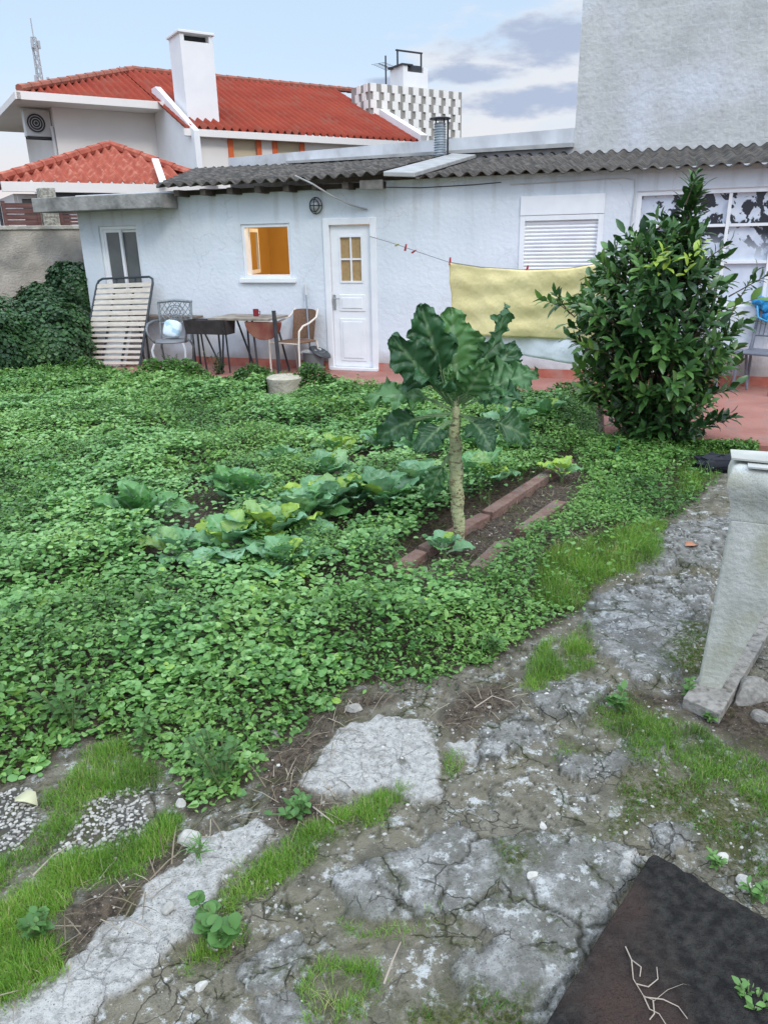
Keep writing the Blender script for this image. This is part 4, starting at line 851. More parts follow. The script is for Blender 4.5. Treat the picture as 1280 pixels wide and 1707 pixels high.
# armchair of cast metal with pillow
c0 = wl(292, 606, -.72); ck = thing('cast_metal_armchair', 'grey-white cast metal garden armchair with lattice back beside the bed base', 'chair', FW, (c0.x, c0.y, .035), rad(18))
FC = FW @ Matrix.Translation((c0.x, c0.y, .035)) @ Matrix.Rotation(rad(18), 4, 'Z')   # faces -y
M_cast = mat('dull_cast_aluminium', (.16, .18, .19), (.26, .28, .29), rough=.5, metal=.4, scale=20)
MB(FC).lathe((0, 0, .42), [(.02, 0), (.22, .0), (.245, .012), (.235, .03), (.02, .025)], 20).build('seat', mat('grey_seat_metal', (.20, .21, .22), rough=.5), ck, smooth=True)
for sx_ in (-1, 1):
    for sy_ in (-1, 1):
        MB(FC).tube([(sx_ * .20, sy_ * .18, .42), (sx_ * .235, sy_ * .21, .33), (sx_ * .21, sy_ * .20, .15), (sx_ * .25, sy_ * .25, .0)], [.016, .018, .014, .016], 8).build('leg', M_cast if sy_ > 0 else mat('pale_leg_metal', (.5, .51, .52), rough=.5), ck, smooth=True)
bk = MB(FC); bk.tube([(-.22, .2, .42), (-.23, .26, .7), (-.235, .30, .93)], .017, 8); bk.tube([(.22, .2, .42), (.23, .26, .7), (.235, .30, .93)], .017, 8)
bk.tube([(-.25, .30, .945), (-.12, .315, .955), (0, .32, .965), (.12, .315, .955), (.25, .30, .945)], [.02] * 5, 8); bk.tube([(-.23, .255, .66), (.23, .255, .66)], .011, 6)
for i in range(-3, 4):
    for d_ in (-1, 1):
        bk.tube([(max(-.22, min(.22, i * .075 + d_ * (q - .5) * .22)), .255 + .045 * q, .66 + .29 * q) for q in (0, .25, .5, .75, 1)], .006, 5)
for q in (.25, .5, .75): bk.tube([(.1 * q * math.cos(a * math.pi / 8) * 1.6, .255 + .045 * (.5 + q * .5 * math.sin(a * math.pi / 8)), .805 + .13 * q * math.sin(a * math.pi / 8)) for a in range(17)], .006, 5, cap=False)
bk.build('backrest', M_cast, ck, smooth=True)
for sx_ in (-1, 1): MB(FC).tube([(sx_ * .235, .27, .70), (sx_ * .28, .1, .70), (sx_ * .29, -.10, .68), (sx_ * .285, -.2, .62), (sx_ * .27, -.21, .55), (sx_ * .24, -.16, .47), (sx_ * .22, -.1, .43)], .016, 8).build('armrest', M_cast, ck, smooth=True)
# pillow
def blob(F, c, r, n=(20, 12), e=.6, noise=.0, seed=0):
    mb = MB(F); rows = []
    for j in range(n[1] + 1):
        ph = math.pi * (j / n[1] - .5)
        for i in range(n[0]):
            th = 2 * math.pi * i / n[0]; cx, cz, sz_ = math.cos(th), math.sin(th), math.sin(ph); cph = math.cos(ph)
            f = lambda v: math.copysign(abs(v) ** e, v)
            k = 1 + noise * math.sin(5 * th + seed + 3 * ph) * math.cos(4 * ph + seed)
            mb.v.append((c[0] + r[0] * f(cx) * f(cph) * k, c[1] + r[1] * f(cz) * f(cph) * k, c[2] + r[2] * f(sz_) * k))
    for j in range(n[1]):
        for i in range(n[0]):
            a = j * n[0] + i; b_ = j * n[0] + (i + 1) % n[0]; mb.f.append((a, b_, b_ + n[0], a + n[0]))
    return mb
FPi = FC @ Matrix.Translation((-.02, .12, .59)) @ Matrix.Rotation(rad(-20), 4, 'X') @ Matrix.Rotation(rad(12), 4, 'Y')
single('pillow', 'pale blue and white cushion propped on the cast metal armchair', 'pillow', blob(FPi, (0, 0, 0), (.13, .05, .12), e=.6, noise=.05), mat('pale_blue_fabric', (.36, .52, .62), (.62, .70, .74), rough=.9, scale=4, contrast=(.48, .52)), smooth=True)
# second low table behind (long dark shelf at bed height)
ta = thing('long_bench_table', 'narrow dark table running behind the bed base and armchair against the wall', 'table', FW, (-2.9, -.3, .035))
xa_, xb_ = wl(215, 527, -.3).x, wl(322, 530, -.3).x; zt_ = wl(290, 528, -.3).z
MB(FW).box(xa_, xb_, -.24, -.03, zt_ - .03, zt_).build('tabletop', M_top, ta, bevel=.004)
for x in (xa_ + .1, xb_ - .1):
    for y in (-.20, -.07): MB(FW).tube([(x, y, .035), (x, y, zt_ - .03)], .015, 6).build('leg', M_black, ta)
# charcoal trough grill
ga, gb = wl(316, 535, -.75), wl(383, 535, -.75); gz1 = wl(350, 533, -.75).z; gz0 = wl(350, 556, -.75).z
tg = thing('trough_grill', 'long dark metal trough grill on thin legs between the armchair and the table', 'grill', FW, ((ga.x + gb.x) / 2, -.75, .035))
tr = MB(FW); x0, x1 = ga.x, gb.x; th = .008
tr.prism([(x0, -.90, gz1), (x0, -.86, gz0), (x0, -.64, gz0), (x0, -.60, gz1), (x0, -.61, gz1), (x0, -.65, gz0 + .01), (x0, -.85, gz0 + .01), (x0, -.89, gz1)], (x1 - x0, 0, 0))
tr.prism([(x0, -.90, gz1), (x0, -.86, gz0), (x0, -.64, gz0), (x0, -.60, gz1)], (.008, 0, 0)); tr.prism([(x1 - .008, -.90, gz1), (x1 - .008, -.86, gz0), (x1 - .008, -.64, gz0), (x1 - .008, -.60, gz1)], (.008, 0, 0)); tr.build('trough', mat('sooty_metal', (.035, .03, .03), (.06, .05, .05), rough=.7, scale=9), tg)
for x, dx in ((x0 + .12, .0), (x0 + .18, .22), (x1 - .12, -.02), (x1 - .16, -.1)):
    MB(FW).tube([(x, -.68, gz0), (x + dx, -.62, .035)], .012, 6).build('leg', M_black, tg)
# pots and demijohns
pz = inW(gnd(320, 604, .035))
single('brick_trough', 'terracotta trough standing on the patio under the trough grill', 'planter', MB(FW).box(pz.x - .20, pz.x + .20, pz.y - .1, pz.y + .12, .035, .18), mat('terracotta', (.26, .085, .05), (.18, .07, .045), rough=.9, scale=10), bevel=.015)
M_jug = mat('smoky_glass_jug', (.10, .11, .11), (.16, .17, .17), rough=.3, scale=9)
for k, dx in enumerate((-.10, .11)):
    o = MB(FW).lathe((pz.x + dx, pz.y + .01, .182), [(.07, 0), (.09, .03), (.092, .14), (.07, .19), (.03, .215), (.028, .27)], 16).build('demijohn', M_jug, None, smooth=True)
    tag(o, ('round grey jug on the left end of the terracotta trough', 'round grey jug on the right end of the terracotta trough')[k], 'jug', 'grey jugs on the terracotta trough')
# drop-leaf table
ta_, tb_ = wl(364, 528, -.55), wl(462, 526, -.55); tz = wl(410, 529, -.55).z
tt = thing('wooden_table', 'dark-legged table with a worn brown top and hanging rounded leaf beside the door', 'table', FW, ((ta_.x + tb_.x) / 2, -.5, .035))
MB(FW).box(ta_.x, tb_.x, -.82, -.22, tz - .018, tz + .012).build('tabletop', mat('worn_table_top', (.33, .29, .24), (.20, .16, .12), rough=.55, scale=6, c3=(.12, .08, .06), s3=3), tt, bevel=.004)
lf = MB(FW); cxl = wl(438, 540, -.8).x; rr_ = .24; lf.prism([(cxl + rr_ * 1.15 * math.cos(a), -.80, tz - .03 + .24 * math.sin(a)) for a in [math.pi + i * math.pi / 14 for i in range(15)]], (0, .02, 0)); lf.build('hanging_leaf', mat('reddish_brown_wood', (.20, .05, .04), (.28, .13, .08), rough=.5, scale=4), tt, bevel=.004)
for (x, y, dx, dy) in ((ta_.x + .10, -.74, -.0, 0), (ta_.x + .13, -.30, .22, .05), (tb_.x - .28, -.74, .05, -.02), (tb_.x - .14, -.34, .16, .02), (ta_.x + .42, -.50, 0, 0)):
    MB(FW).tube([(x, y, tz - .018), (x + dx, y + dy, .035)], .014, 6).build('leg', M_black, tt)
mg = wl(427, 524, -.5); single('red_mug', 'dark red mug standing on the wooden table', 'mug', MB(FW).lathe((mg.x, -.5, tz + .013), [(.034, 0), (.038, .01), (.038, .095), (.033, .095), (.032, .02)], 18).tube([(mg.x + .037, -.5, tz + .085), (mg.x + .065, -.5, tz + .075), (mg.x + .065, -.5, tz + .045), (mg.x + .037, -.5, tz + .03)], .006, 6), mat('dark_red_glaze', (.20, .025, .03), rough=.3))
# wicker armchair
w0 = wl(480, 604, -.60); FWc = FW @ Matrix.Translation((w0.x, w0.y + .25, .035)) @ Matrix.Rotation(rad(-14), 4, 'Z')
wc_ = thing('wicker_armchair', 'armchair with cream tube frame and brown woven back between the table and the door', 'chair', FW, (w0.x, w0.y + .25, .035), rad(-14))
M_wick = mat('brown_wicker', (.24, .14, .09), (.16, .09, .055), rough=.8, scale=60, bump=.5, bscale=90); M_cream = mat('cream_tube', (.72, .65, .57), rough=.45)
sb = MB(FWc); nb = 8
for i in range(nb):
    a0, a1_ = -1 + 2 * i / nb, -1 + 2 * (i + 1) / nb; f_ = lambda a: (a * .19, .22 - .05 * a * a)
    (xa2, ya2), (xb2, yb2) = f_(a0), f_(a1_); sb.prism([(xa2, ya2, .44), (xb2, yb2, .44), (xb2 * 1.04, yb2 + .07, .84 - .02 * a1_ ** 4), (xa2 * 1.04, ya2 + .07, .84 - .02 * a0 ** 4)], (0, .015, 0))
sb.build('backrest', M_wick, wc_); MB(FWc).box(-.21, .21, -.20, .21, .41, .435).build('seat', M_wick, wc_, bevel=.01)
for sx_ in (-1, 1):
    MB(FWc).tube([(sx_ * .20, .29, .84), (sx_ * .235, .20, .74), (sx_ * .27, .0, .68), (sx_ * .275, -.14, .655), (sx_ * .27, -.22, .59), (sx_ * .265, -.235, .40), (sx_ * .26, -.235, 0)], .013, 8).build('arm_and_leg', M_cream, wc_, smooth=True)
    MB(FWc).tube([(sx_ * .20, .22, .42), (sx_ * .23, .30, 0)], .012, 8).build('leg', M_cream, wc_)
cr2 = MB(FWc); cr2.tube([(-.265, -.22, .42), (.265, -.22, .42)], .011, 6); cr2.build('crossbar', M_cream, wc_)
# black post in front and stone stump
p0 = gnd(473, 628, 0); p1 = atdist(462, 514, p0.y + .05); single('black_post', 'slanting black metal post standing in the greenery in front of the wicker armchair', 'post', MB().tube([p0 - Vector((0, .35, .1)), p1 - Vector((0, .35, 0))], .027, 10), M_black)
s0 = gnd(473, 662); M_st = mat('pale_stone_block', (.50, .46, .36), (.34, .31, .24), rough=.95, scale=9, bump=.7)
single('stone_stump', 'squat pale round stone block in the greens in front of the black post', 'stone block', MB().lathe((s0.x, s0.y + .2, -.05), [(.215, 0), (.215, .20), (.22, .235), (.222, .255), (.20, .27), (.05, .278)], 18), M_st, smooth=True)
# broom handle
ba, bb_ = wl(518, 600, -.22), wl(509, 474, -.03); bx0 = thing('broom', 'upright broom with long grey handle leaning on the wall left of the door', 'broom', FW, (ba.x, -.22, .1)); hM_ = MB(FW).tube([ba, bb_], .012, 8); hM_.build('handle', mat('grey_blue_handle', (.26, .30, .34), rough=.5), bx0); MB(FW).tube([ba.lerp(bb_, .86), bb_], .015, 8).build('grip', M_ac, bx0); MB(FW).box(ba.x - .14, ba.x + .14, -.25, -.19, .04, .14).build('brush', M_black, bx0)
# bin
b0 = inW(gnd(524, 618, .035)); bi = thing('rubbish_bin', 'small grey bin with a white bag and tilted dark lid left of the door', 'bin', FW, (b0.x, b0.y, .035)); FBi = FW @ Matrix.Translation((b0.x, b0.y, .035))
MB(FBi).lathe((0, 0, 0), [(.13, 0), (.155, .25), (.168, .255), (.168, .27), (.15, .27), (.14, .2)], 20).build('body', mat('grey_plastic', (.14, .155, .155), rough=.5), bi, smooth=True)
blob(FBi, (-.03, 0, .27), (.13, .13, .04), noise=.15).build('bag', mat('white_plastic_bag', (.65, .67, .68), rough=.4), bi, smooth=True)
MB(FBi @ Matrix.Translation((.10, 0, .25)) @ Matrix.Rotation(rad(28), 4, 'Y')).lathe((0, 0, 0), [(.15, 0), (.165, .012), (.15, .03), (.02, .035)], 20).build('lid', mat('dark_plastic', (.05, .055, .06), rough=.45), bi, smooth=True)
# ================================================================== CLOTHES LINE
SH = gnd(1092, 735); LA_ = toW((.30, -.02, wl(620, 394, -.02).z)); LB_ = Vector((SH.x + .05, SH.y + .15, 1.62))
LD = (LB_ - LA_); LD.z = 0; LD.normalize(); LNn = Vector((-LD.y, LD.x, 0))
def ol(px, py): return onplane(px, py, LA_, LNn)
lpts = [LA_] + [ol(*q) for q in ((660, 407), (700, 421), (748, 437), (800, 445), (878, 450), (950, 447), (1010, 437))] + [LB_]
single('clothes_line', 'thin pale clothes line slung from beside the door to the shrub', 'clothes line', MB().tube(lpts, .0042, 5), mat('grey_line', (.22, .22, .22)))
def ltop(t):
    n = len(lpts) - 1; s_ = [0]
    for i in range(n): s_.append(s_[-1] + (lpts[i + 1] - lpts[i]).xy.length)
    for i in range(n):
        if t <= s_[i + 1]: return lpts[i].lerp(lpts[i + 1], (t - s_[i]) / (s_[i + 1] - s_[i]))
    return lpts[-1]
def tof(px): return (ol(px, 440) - LA_).dot(LD)
def cloth(name, label, m_, ta0, ta1, botz, off, seed, gather=0.0):
    nu, nv_ = 70, 30; V = []; 
    for j in range(nv_ + 1):
        v = j / nv_
        for i in range(nu + 1):
            u = i / nu; s_ = ta0 + (ta1 - ta0) * (u + gather * v * (.5 - u)); top = ltop(ta0 + (ta1 - ta0) * u); b_ = botz(u)
            wv = .024 * math.sin(u * 9 + seed + v * 1.5) * (.25 + v) + .004 * math.sin(u * 7 + v * 19 + seed) * math.sin(v * 5 + u * 13) + 0.006 * abs(math.sin(u * 14 - v * 9 + seed)) + .010 * math.sin(u * 31 + seed * 2 + 2 * v) * (.3 + .7 * v) + .008 * math.sin(v * 17 + u * 4)
            p = LA_ + LD * s_; p = Vector((p.x, p.y, top.z * (1 - v) + b_ * v - .004)) + LNn * (off + wv); V.append(p)
    idx = [(j * (nu + 1) + i, j * (nu + 1) + i + 1, (j + 1) * (nu + 1) + i + 1, (j + 1) * (nu + 1) + i) for j in range(nv_) for i in range(nu)]
    mb = MB(); mb.v = [tuple(p) for p in V]; mb.f = idx; o = mb.build(name, m_, None, smooth=True, fix=False); o.modifiers.new('t', 'SOLIDIFY').thickness = .004; return tag(o, label, 'cloth')
zy0, zy1 = ol(757, 520).z, ol(955, 568).z; zw1 = ol(940, 605).z; zy0 = ol(790, 560).z
M_yel = mat('yellow_cotton', (.96, .79, .40), (.92, .75, .36), rough=.9, scale=3, bump=.6, bscale=14, trans=.08); M_wcl = mat('white_cotton', (.95, .95, .97), rough=.9, bump=.5, bscale=12, trans=.08)
cloth('yellow_sheet', 'yellow sheet pegged on the clothes line in front of the shuttered window', M_yel, tof(748), tof(1035), lambda u: zy0 + (zy1 - zy0) * (u / .72) if u > .0 else zy0, -.012, .5, gather=.06)
cloth('white_sheet', 'white sheet hanging lower behind the yellow sheet on the clothes line', M_wcl, tof(765), tof(1030), lambda u: zy0 + (zw1 - zy0) * min(1, .35 + u * 5), .05, 2.5, gather=.05)
M_peg = mat('red_peg', (.45, .03, .04), rough=.5); M_pegy = mat('yellow_green_peg', (.50, .45, .15), rough=.5)
for k, (px, py, rz, mm, lab) in enumerate(((662, 408, 1.3, M_pegy, 'yellow-green peg on the line nearest the door'), (676, 412, .35, M_peg, 'pink-red peg tilted on the bare line, next to the yellow-green one'), (690, 419, 1.2, M_peg, 'dark red peg lying along the bare line'), (750, 435, .05, M_peg, 'red peg holding the left corner of the yellow sheet'), (878, 449, .3, M_peg, 'red peg holding the middle of the yellow sheet'))):
    c = ol(px, py); o = MB(Matrix.Translation(c) @ Matrix.Rotation(math.atan2(LD.y, LD.x), 4, 'Z') @ Matrix.Rotation(rz, 4, 'Y')); o.prism([(-.010, -.009, -.045), (-.003, -.009, .04), (.003, -.009, .04), (.010, -.009, -.045)], (0, .007, 0)); o.prism([(-.010, .004, -.045), (-.003, .004, .04), (.003, .004, .04), (.010, .004, -.045)], (0, .007, 0)); o.tube([(0, -.002, -.0), (0, .004, 0)], .012, 8)
    tag(o.build('clothes_peg', mm, None), lab, 'clothes peg', 'pegs on the clothes line')
# ================================================================== CHAIR BEHIND THE SHRUB, BLUE BAG
k0 = inW(gnd(1240, 652, .035)); FK = FW @ Matrix.Translation((k0.x - .28, k0.y + .15, .035)) @ Matrix.Rotation(rad(35), 4, 'Z')
kc = thing('garden_chair', 'dark metal garden chair with a round grey mesh back behind the shrub', 'chair', FW, (k0.x - .28, k0.y + .15, .035), rad(35))
M_gm = mat('grey_blue_metal', (.13, .14, .17), (.18, .19, .22), rough=.5, scale=12)
MB(FK).lathe((0, 0, .43), [(.02, 0), (.22, 0), (.23, .015), (.02, .02)], 20).build('seat', M_gm, kc)
for sx_, sy_ in ((-1, -1), (1, -1), (-1, 1), (1, 1)): MB(FK).tube([(sx_ * .19, sy_ * .17, .43), (sx_ * .20, sy_ * .20, .2), (sx_ * .21, sy_ * .24, 0)], .016, 8).build('leg', M_gm, kc)
bk = MB(FK); bk.tube([(.24 * math.sin(t) if abs(t) < 2.3 else math.copysign(.18, t), .22 + .1 * (.76 + .28 * math.cos(t)), .77 + .28 * math.cos(t) if abs(t) < 2.3 else .43) for t in [-3.0] + [i * .23 for i in range(-10, 11)] + [3.0]], .016, 8)
for i in range(-4, 5): bk.tube([(i * .045, .22, .46), (i * .05, .28, .75), (i * .045, .32, 1.03 - abs(i) * .018)], .007, 5)
for q in (.6, .75, .9): bk.tube([(-.24, .235 + (q - .6) * .2, q), (.24, .235 + (q - .6) * .2, q)], .006, 5)
bk.build('backrest', M_gm, kc, smooth=True)
ar = MB(FK); 
for q in (-.2, .2): ar.tube([(q - .12 * (1 if q > 0 else -1) * 0, -.17, .43), (q * .6, -.18, .38), (0, -.18, .36)], .009, 6)
ar.tube([(.24, .27, .72), (.29, .05, .70), (.28, -.16, .66), (.22, -.18, .45)], .015, 8); ar.tube([(-.24, .27, .72), (-.29, .05, .70), (-.28, -.16, .66), (-.22, -.18, .45)], .015, 8); ar.build('armrest', M_gm, kc, smooth=True)
k1 = inW(gnd(1262, 655, .035)); zbag = wl(1255, 508, k1.y).z; bgx = wl(1255, 508, k1.y).x
FK2 = FW @ Matrix.Translation((bgx + .18, k1.y + .1, .035)) @ Matrix.Rotation(rad(-25), 4, 'Z')
kc2 = thing('side_chair', 'tall-backed dark metal chair carrying the blue plastic bag at the right edge', 'chair', FW, (bgx + .18, k1.y + .1, .035), rad(-25))
MB(FK2).box(-.22, .22, -.22, .22, .43, .455).build('seat', M_gm, kc2, bevel=.01)
for sx_ in (-1, 1):
    MB(FK2).tube([(sx_ * .2, .22, 0), (sx_ * .2, .20, .45), (sx_ * .2, .27, .95)], .017, 8).build('leg', M_gm, kc2); MB(FK2).tube([(sx_ * .2, -.22, 0), (sx_ * .2, -.2, .44)], .017, 8).build('leg', M_gm, kc2)
bk = MB(FK2); bk.tube([(-.2, .27, .95), (0, .285, .99), (.2, .27, .95)], .016, 8); bk.tube([(-.2, .22, .6), (.2, .22, .6)], .01, 6)
for i in range(-3, 4): bk.tube([(i * .05, .22, .6), (i * .05, .275, .97)], .007, 5)
bk.build('backrest', M_gm, kc2, smooth=True)
FBg = FK2 @ Matrix.Translation((-.08, .26, .93))
bagm = MB(FBg); r2_ = random.Random(5)
for k in range(7):
    s2 = blob(FBg, (r2_.uniform(-.14, .14), r2_.uniform(-.05, .03), r2_.uniform(-.12, .06)), (r2_.uniform(.05, .1), r2_.uniform(.04, .07), r2_.uniform(.04, .09)), (12, 8), e=.9, noise=.3, seed=k)
    n_ = len(bagm.v); bagm.v += s2.v; bagm.f += [tuple(n_ + q for q in f) for f in s2.f]
bagm.tube([(-.12, -.08, 0), (-.08, -.12, -.12), (.02, -.12, -.16), (.08, -.08, -.05)], .012, 6)
single('blue_plastic_bag', 'crumpled bright blue plastic bag hung over the chair back at the right edge', 'bag', bagm, mat('blue_plastic', (.02, .26, .62), (.10, .48, .75), rough=.3, scale=9, trans=.2), smooth=True)
# ================================================================== CONCRETE WASH TANK AT THE RIGHT
q0 = gnd(1163, 1138, .05); q1 = gnd(1196, 1150, .05); TU = Vector((.90, -.40, 0)).normalized(); TN = Vector((-TU.y, TU.x, 0))
FT = Matrix(((TU.x, TN.x, 0, q0.x), (TU.y, TN.y, 0, q0.y), (0, 0, 1, 0), (0, 0, 0, 1)))
def tk(px, py): return FT.inverted() @ onplane(px, py, q0, TN)
tkz = lambda px, py: tk(px, py).z
zr = tk(1220, 775).z; zl = tk(1222, 828).z
wt_ = thing('concrete_trough', 'pale weathered concrete trough end on a tapering leg at the right edge', 'trough', FT, (0, 0, .05))
M_tank = mat('weathered_pale_concrete', (0.50, 0.51, 0.48), (0.36, 0.37, 0.335), rough=.9, scale=7, bump=.35, bscale=45, c3=(0.34, 0.34, 0.25), s3=4)
nt = M_tank.node_tree; N = nt.nodes; L = nt.links; b = N['Principled BSDF']; src = b.inputs['Base Color'].links[0].from_socket
tcn = N.new('ShaderNodeTexCoord'); sx_ = N.new('ShaderNodeTexNoise'); sx_.inputs['Scale'].default_value = 260; sx_.inputs['Detail'].default_value = 2; L.new(tcn.outputs['Object'], sx_.inputs['Vector'])
r_ = N.new('ShaderNodeMapRange'); L.new(sx_.outputs['Fac'], r_.inputs[0]); r_.inputs[1].default_value = .56; r_.inputs[2].default_value = .66; r_.inputs[4].default_value = .55; mx = N.new('ShaderNodeMix'); mx.data_type = 'RGBA'; L.new(r_.outputs[0], mx.inputs[0]); L.new(src, mx.inputs[6]); mx.inputs[7].default_value = (.20, .20, .17, 1)
sp2 = N.new('ShaderNodeSeparateXYZ'); L.new(tcn.outputs['Object'], sp2.inputs[0]); ga_ = N.new('ShaderNodeMapRange'); L.new(sp2.outputs[2], ga_.inputs[0]); ga_.inputs[1].default_value = .40; ga_.inputs[2].default_value = .0; ga_.inputs[4].default_value = .55
sn = N.new('ShaderNodeTexNoise'); sn.inputs['Scale'].default_value = 6; L.new(tcn.outputs['Object'], sn.inputs['Vector']); mm = N.new('ShaderNodeMath'); mm.operation = 'MULTIPLY'; L.new(ga_.outputs[0], mm.inputs[0]); L.new(sn.outputs['Fac'], mm.inputs[1])
mx2 = N.new('ShaderNodeMix'); mx2.data_type = 'RGBA'; L.new(mm.outputs[0], mx2.inputs[0]); L.new(mx.outputs[2], mx2.inputs[6]); mx2.inputs[7].default_value = (.30, .29, .14, 1); L.new(mx2.outputs[2], b.inputs['Base Color'])
bw_ = tk(1197, 1145).x; rx = tk(1280, 1000); s_ = (rx.x - bw_) / max(.05, rx.z - .05); zT = zl
XT = bw_ + s_ * zT + .55; h_ = zr - zT
def loft(lv):
    mb = MB(FT)
    for z_, xl, xr_, yf, yb in lv: mb.v += [(xl, yf, z_), (xr_, yf, z_), (xr_, yb, z_), (xl, yb, z_)]
    for i in range(len(lv) - 1):
        for k in range(4): q = i * 4; mb.f.append((q + k, q + (k + 1) % 4, q + 4 + (k + 1) % 4, q + 4 + k))
    mb.f.append((3, 2, 1, 0)); q = 4 * (len(lv) - 1); mb.f.append((q, q + 1, q + 2, q + 3)); return mb
zk = zT - .09
loft([(z_, .035 * z_ / zT, bw_ + s_ * z_, 0.0, .06) for z_ in [zk * i / 8 for i in range(9)]]).build('leg', M_tank, wt_, bevel=.006)
XM = XT - .02; loft([(z_, XM - bw_ - s_ * z_ * .9, XM, 0.0, .06) for z_ in [zk * i / 8 for i in range(9)]]).build('leg', M_tank, wt_, bevel=.006)
loft([(zT + dz, .030 - bu * .75, XT + bu, -bu, .12 + bu) for dz, bu in ((-.0895, .0005), (-.06, .003), (-.03, .010), (-.005, .021), (.02, .031), (.35 * h_ + .01, .038), (.6 * h_, .038), (.8 * h_, .031), (.93 * h_, .018), (h_, -.004))]).build('rim', M_tank, wt_, smooth=True)
ld = MB(FT); zd = zr + .014
ld.prism([(.005, .02, zd), (XT + .1, -.02, zd - .006), (XT + .1, .17, zd + .012), (.0, .12, zd + .006)], (0, 0, .007)); o = ld.build('lid_sheet', mat('pale_sheet', (.50, .50, .45), (.36, .36, .32), rough=.7, scale=6), None); tag(o, 'thin pale sheet lying on top of the concrete trough', 'sheet')
ld2 = MB(FT); ld2.prism([(.06, -.03, zr + .001), (XT + .1, -.055, zr + .001), (XT + .1, .02, zr + .001), (.06, .05, zr + .001)], (0, 0, .006)); o = ld2.build('lower_sheet', mat('pale_sheet_b', (.42, .42, .39), rough=.7), None); tag(o, 'narrow pale strip between the trough rim and the sheet on top', 'sheet')
# plank on the ground behind the leg
k0_, k1_, k2_ = gnd(1138, 1163, .04), gnd(1200, 1190, .04), gnd(1290, 1040, .04); pd = (k2_ - k1_); pk_ = MB(); pk_.prism([k0_, k1_, k1_ + pd * 1.35, k0_ + pd * 1.35], (0, 0, -.05)); single('plank', 'grey weathered plank lying on the ground under the concrete trough leg', 'plank', pk_, mat('grey_weathered_wood', (.20, .185, .16), (.30, .28, .25), rough=.9, scale=6, bump=.4, stretch=(6, 6, 6), c3=(.12, .11, .09), s3=5), bevel=.004)
# black scrap beside the tank top (lies on the path)
sc = gnd(1198, 782, 0); o = blob(FG, (sc.x, sc.y, .05), (.17, .10, .06), (14, 8), noise=.35, seed=2); single('black_cloth_scrap', 'crumpled black scrap lying on the path beyond the concrete trough', 'scrap', o, mat('black_cloth', (.02, .022, .03), rough=.7), smooth=True)
# ================================================================== DARK BOARD IN THE FOREGROUND
d0, d1, d2 = gnd(1087, 1420, .05), gnd(905, 1712, .05), gnd(1300, 1545, .05)
e1, e2 = (d1 - d0), (d2 - d0); M_board = mat('dark_damp_board', (.020, .019, .018), (.050, .047, .042), rough=.9, scale=34, bump=1.0, bscale=110, c3=(.062, .042, .035), s3=2.6, contrast=(.38, .7), detail=10, spec=.08)
nt = M_board.node_tree; bm_ = MB(); rb = random.Random(4); L1_ = [d0 + e1 * (1.7 * i / 40) + e2 * rb.uniform(-.006, .006) for i in range(41)]; L2_ = [d0 + e2 * (1.8 * i / 40) + e1 * rb.uniform(-.008, .008) for i in range(1, 41)]
c_ = d0 + e1 * 1.7 + e2 * 1.8; k0n = d0 + e1 * .01 + e2 * .012; bm_.prism([k0n] + L1_[1:] + [c_] + L2_[::-1], (0, 0, -.03)); single('dark_board', 'large dark rust-stained board lying on the path in the bottom right corner', 'board', bm_, M_board, bevel=.004)
# ================================================================== KERBS OF THE NARROW BED
M_kerb = mat('faded_red_kerb', (.17, .095, .075), (.23, .15, .12), rough=.95, scale=14, bump=1.0, bscale=30, c3=(.17, .145, .12), s3=5)
def kerb(pa, pb, w_, lab, z_=.04):
    a, b_ = gnd(*pa, z_), gnd(*pb, z_); o = MB().bar(a - Vector((0, 0, .05)), b_ - Vector((0, 0, .05)), w_, .10); o = o.build('kerb_block', M_kerb, None, bevel=.007); tag(o, lab, 'kerb', 'red kerb blocks edging the narrow bed')
kerb((812, 852), (948, 764), .085, 'far half of the left faded red kerb, running up to the shrub'); kerb((706, 912), (808, 856), .085, 'middle block of the left faded red kerb, behind the cabbage tree stem'); kerb((658, 945), (703, 917), .085, 'nearest block of the left faded red kerb, half sunk in greens')
kerb((868, 882), (934, 834), .09, 'far block of the right-hand kerb, paler and chipped', .04); kerb((795, 944), (838, 903), .09, 'near block of the right-hand kerb, half buried', .04)
# ================================================================== VEGETATION
def basis(D, Nn):
    D = D / np.linalg.norm(D, axis=1, keepdims=True); Sd = np.cross(D, Nn); Sd /= np.linalg.norm(Sd, axis=1, keepdims=True) + 1e-9; U = np.cross(Sd, D); return D, Sd, U
def scatter(name, m_, C, D, Nn, size, T, TF, tint, parent=None, width=None, smooth=True):
    """C centres (N,3), D leaf direction, Nn leaf normal, T template (K,3) as (along, side, up)"""
    D, Sd, U = basis(D, Nn); w_ = np.ones(len(C)) if width is None else width
    V = C[:, None, :] + size[:, None, None] * (T[None, :, 0, None] * D[:, None, :] + T[None, :, 1, None] * w_[:, None, None] * Sd[:, None, :] + T[None, :, 2, None] * U[:, None, :])
    K = len(T); Fa = (TF[None] + (np.arange(len(C)) * K)[:, None, None]).reshape(-1, TF.shape[1])
    return npmesh(name, V.reshape(-1, 3), Fa, m_, parent, {'tint': np.repeat(tint, K)}, smooth)
